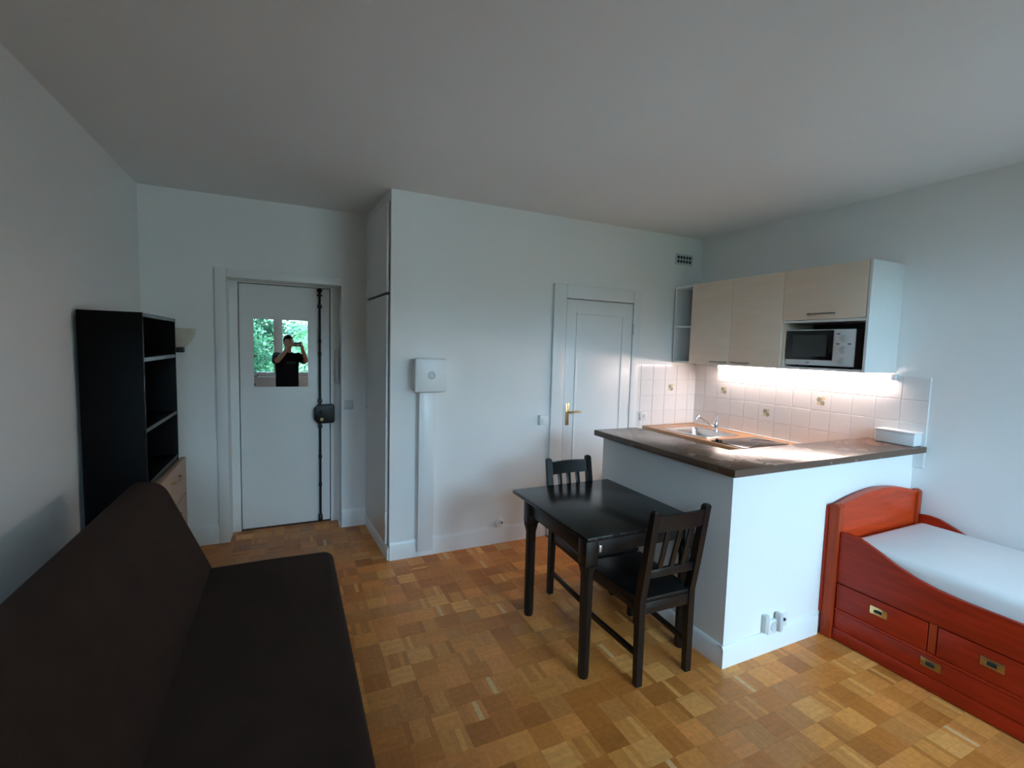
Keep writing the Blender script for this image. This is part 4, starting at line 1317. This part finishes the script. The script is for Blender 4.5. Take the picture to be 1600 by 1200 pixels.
# clothes: lofted over the body
def loft(bm, rings, n=28):
    rr = []
    for c, ax, ay, t in rings:
        c = Vector(c); t = Vector(t).normalized()
        ref = Vector((0, 1, 0)) if abs(t.z) > 0.95 else Vector((0, 0, 1))
        u = t.cross(ref).normalized(); w = u.cross(t).normalized()
        rr.append([bm.verts.new(c+u*ax*math.cos(2*math.pi*k/n)+w*ay*math.sin(2*math.pi*k/n)) for k in range(n)])
    for a, b_ in zip(rr, rr[1:]):
        for k in range(n):
            bm.faces.new((a[k], a[(k+1) % n], b_[(k+1) % n], b_[k]))
    return rr
UPV = (0, 0, 1)
bm = nb()
loft(bm, [((HX, HY-0.03, z), ax, ay, UPV) for z, ax, ay in ((0.86, 0.196, 0.150), (0.95, 0.200, 0.155), (1.10, 0.196, 0.152), (1.25, 0.204, 0.152), (1.36, 0.212, 0.150), (1.43, 0.208, 0.134), (1.475, 0.165, 0.110), (1.505, 0.100, 0.085), (1.515, 0.075, 0.075), (1.505, 0.068, 0.068))])
for s in (-1, 1):
    p0, p1, p2, p3 = Vector((HX+s*0.12, HY-0.025, 1.405)), Vector((HX+s*0.19, HY-0.015, 1.425)), Vector((HX+s*0.236, HY+0.080, 1.385)), Vector((HX+s*0.260, HY+0.138, 1.358))
    loft(bm, [(p0, 0.085, 0.085, p1-p0), (p1, 0.086, 0.086, p2-p0), (p2, 0.076, 0.076, p3-p1), (p3, 0.074, 0.072, p3-p2), (p3-(p3-p2)*0.1, 0.066, 0.064, p3-p2)], 20)
link('t_shirt', bm, 'tshirt', pe, local=True)
bm = nb()
loft(bm, [((HX, HY-0.03, z), ax, ay, UPV) for z, ax, ay in ((1.02, 0.175, 0.128), (0.95, 0.180, 0.132), (0.84, 0.186, 0.136), (0.76, 0.180, 0.125))])
for s in (-1, 1):
    loft(bm, [((HX+s*x, HY+y, z), ax, ay, UPV) for x, y, z, ax, ay in ((0.090, -0.03, 0.84, 0.098, 0.122), (0.098, -0.028, 0.70, 0.092, 0.105), (0.105, -0.02, 0.50, 0.078, 0.085), (0.110, -0.04, 0.28, 0.070, 0.075), (0.115, -0.05, 0.07, 0.066, 0.070))], 20)
link('trousers', bm, 'jeans', pe, local=True)
for s in (-1, 1):
    skin_mesh('shoe', [[((HX+s*0.115, HY-0.085, 0.045), (0.042, 0.043)), ((HX+s*0.118, HY-0.02, 0.050), (0.044, 0.048)), ((HX+s*0.124, HY+0.08, 0.036), (0.048, 0.034)), ((HX+s*0.127, HY+0.15, 0.030), (0.040, 0.026))]], 'shoe', pe)
bm = nb()
n = 10
rows_ = []
for q in range(2):
    rows_.append([bm.verts.new((HX-0.085+0.17*k/n, HY-0.03+0.1535*math.sqrt(1-((-0.085+0.17*k/n)/0.212)**2), 1.295+0.05*q)) for k in range(n+1)])
for k in range(n):
    bm.faces.new((rows_[0][k], rows_[0][k+1], rows_[1][k+1], rows_[1][k]))
bmesh.ops.solidify(bm, geom=bm.faces[:], thickness=0.003)
link('shirt_print', bm, 'print', pe, local=True)

ph = thing('phone', 'black phone held sideways by the photographer in the mirror', 'phone', (0, 0, 0))
ph.rotation_euler = (0, 0, -YAW)
link('phone_body', box(nb(), PCX-PL/2, PCX+PL/2, PCY-PT/2, PCY+PT/2, PCZ-PH/2, PCZ+PH/2, bev=0.0035), 'phone', ph, local=True)
link('camera_bump', box(nb(), PCX-PL/2+0.008, PCX-PL/2+0.040, PCY+PT/2, PCY+PT/2+0.0025, PCZ-0.006, PCZ+0.034, bev=0.001), 'phone', ph, local=True)

# ------------------------------------------------------------------ garden beyond the windows
bm = nb()
box(bm, -40, 40, -60, YB-0.16, -3.4, -3.2)
structure('ground_courtyard', bm, 'lawn', 'pale paved courtyard outside the windows', 'ground', smooth=False)
def tree(label, x, y, z0, h, r, n, mat_, seed, size):
    g = random.Random(seed)
    t = thing('garden_tree', label, 'tree', (x, y, -3.2), 'trees outside the windows')
    bm = nb()
    tube(bm, [(0, 0, 0), (0.1, 0.05, (z0+3.2)*0.5), (0.0, 0.1, z0+3.2+h*0.35)], [0.22, 0.16, 0.08], 10)
    for k in range(6):
        a = g.uniform(0, 6.28)
        zb = (z0+3.2)*g.uniform(0.7, 1.0)+h*0.1
        tube(bm, [(0.05, 0.05, zb), (math.cos(a)*r*0.35, math.sin(a)*r*0.35, zb+h*0.2), (math.cos(a)*r*0.7, math.sin(a)*r*0.7, zb+h*0.38)], [0.07, 0.045, 0.02], 7)
    link('trunk', bm, 'bark', t, local=True)
    bm = nb()
    clumps = []
    for k in range(46):
        a, e = g.uniform(0, 6.28), math.asin(g.uniform(-1, 1))
        q = g.uniform(0.45, 1.0)
        clumps.append(Vector((math.cos(a)*math.cos(e)*r*q, math.sin(a)*math.cos(e)*r*q, z0+3.2+h/2+math.sin(e)*h/2*q)))
    for k in range(n):
        c = g.choice(clumps)
        p = c+Vector((g.gauss(0, 1), g.gauss(0, 1), g.gauss(0, 1)))*r*0.15
        d = Vector((g.gauss(0, 1), g.gauss(0, 1), g.gauss(0, 0.7))).normalized()
        s = d.orthogonal().normalized()
        L, W = size*g.uniform(0.7, 1.3), size*0.45*g.uniform(0.7, 1.3)
        v = [bm.verts.new(q) for q in (p, p+d*L*0.5+s*W*0.5, p+d*L, p+d*L*0.5-s*W*0.5)]
        bm.faces.new(v)
    o = link('crown', bm, mat_, t, smooth=False, local=True)
    o['kind'] = 'stuff'
    return t
tree('dense dark green tree in the left pane of the mirrored window', -2.6, -5.8, -2.6, 5.3, 2.0, 22000, 'leaf_dark', 21, 0.15)
tree('pale green tree behind the photographer in the mirrored window', 1.3, -10.6, -2.8, 5.9, 2.3, 16000, 'leaf_pale', 22, 0.20)
tree('tall dark tree farther back in the mirrored garden', -2.4, -15.5, -2.6, 6.6, 3.2, 14000, 'leaf_dark', 23, 0.26)
tree('pale green bush low in the mirrored garden', 1.5, -4.9, -3.1, 2.9, 0.9, 7000, 'leaf_pale', 24, 0.13)

# pale apartment house across the courtyard
M['facade'] = mat('pale_render_facade', (0.62, 0.52, 0.42), 0.9, noise=0.06, nscale=0.6)
M['roof_zinc'] = mat('grey_zinc_roof', (0.30, 0.31, 0.33), 0.6, noise=0.1, nscale=1.0)
M['far_glass'] = mat('far_window_pane', (0.05, 0.07, 0.08), 0.1, noise=0.1)
BYF_ = -22.0
ab = thing('apartment_building', 'pale apartment house across the courtyard seen between the mirrored trees', 'building', (8, BYF_-4, -3.2))
link('wall', b1(-5.0, 30.0, BYF_-8, BYF_, -3.2, 3.6), 'facade', ab)
link('roof', prism(nb(), [(BYF_-8.3, 3.6), (BYF_+0.3, 3.6), (BYF_-1.6, 4.8), (BYF_-6.4, 4.8)], -5.2, 30.2, 'x'), 'roof_zinc', ab)
for fl in range(2):
    for k in range(11):
        x = -3.6+k*3.0
        z = -2.0+fl*3.1
        w_ = link('window', (lambda bm: (box(bm, x-0.08, x+1.28, BYF_, BYF_+0.06, z-0.08, z), box(bm, x-0.08, x+1.28, BYF_, BYF_+0.06, z+1.8, z+1.88), box(bm, x-0.08, x, BYF_, BYF_+0.06, z, z+1.8), box(bm, x+1.2, x+1.28, BYF_, BYF_+0.06, z, z+1.8)) and bm)(nb()), 'wood_paint', ab)
        link('pane', b1(x, x+1.2, BYF_, BYF_+0.03, z, z+1.8), 'far_glass', w_).matrix_parent_inverse = Matrix()

aw = thing('added_shade_wing', 'tall unseen wing added to block sky light from the side', 'building', (9, -10, -3.2), kind='structure')  # unseen wing, added to keep side sky light off the left wall
link('wall', b1(7.5, 15.0, -18.0, -2.5, -3.2, 11.0), 'facade', aw)
link('roof', prism(nb(), [(7.2, 11.0), (15.3, 11.0), (13.0, 12.4), (9.5, 12.4)], -18.2, -2.3, 'y'), 'roof_zinc', aw)
for fl in range(4):
    for k in range(5):
        y = -16.6+k*3.0
        z = -2.0+fl*3.2
        w_ = link('window', (lambda bm: (box(bm, 7.44, 7.5, y-0.08, y+1.28, z-0.08, z), box(bm, 7.44, 7.5, y-0.08, y+1.28, z+1.8, z+1.88), box(bm, 7.44, 7.5, y-0.08, y, z, z+1.8), box(bm, 7.44, 7.5, y+1.2, y+1.28, z, z+1.8)) and bm)(nb()), 'wood_paint', aw)
        link('pane', b1(7.47, 7.5, y, y+1.2, z, z+1.8), 'far_glass', w_).matrix_parent_inverse = Matrix()
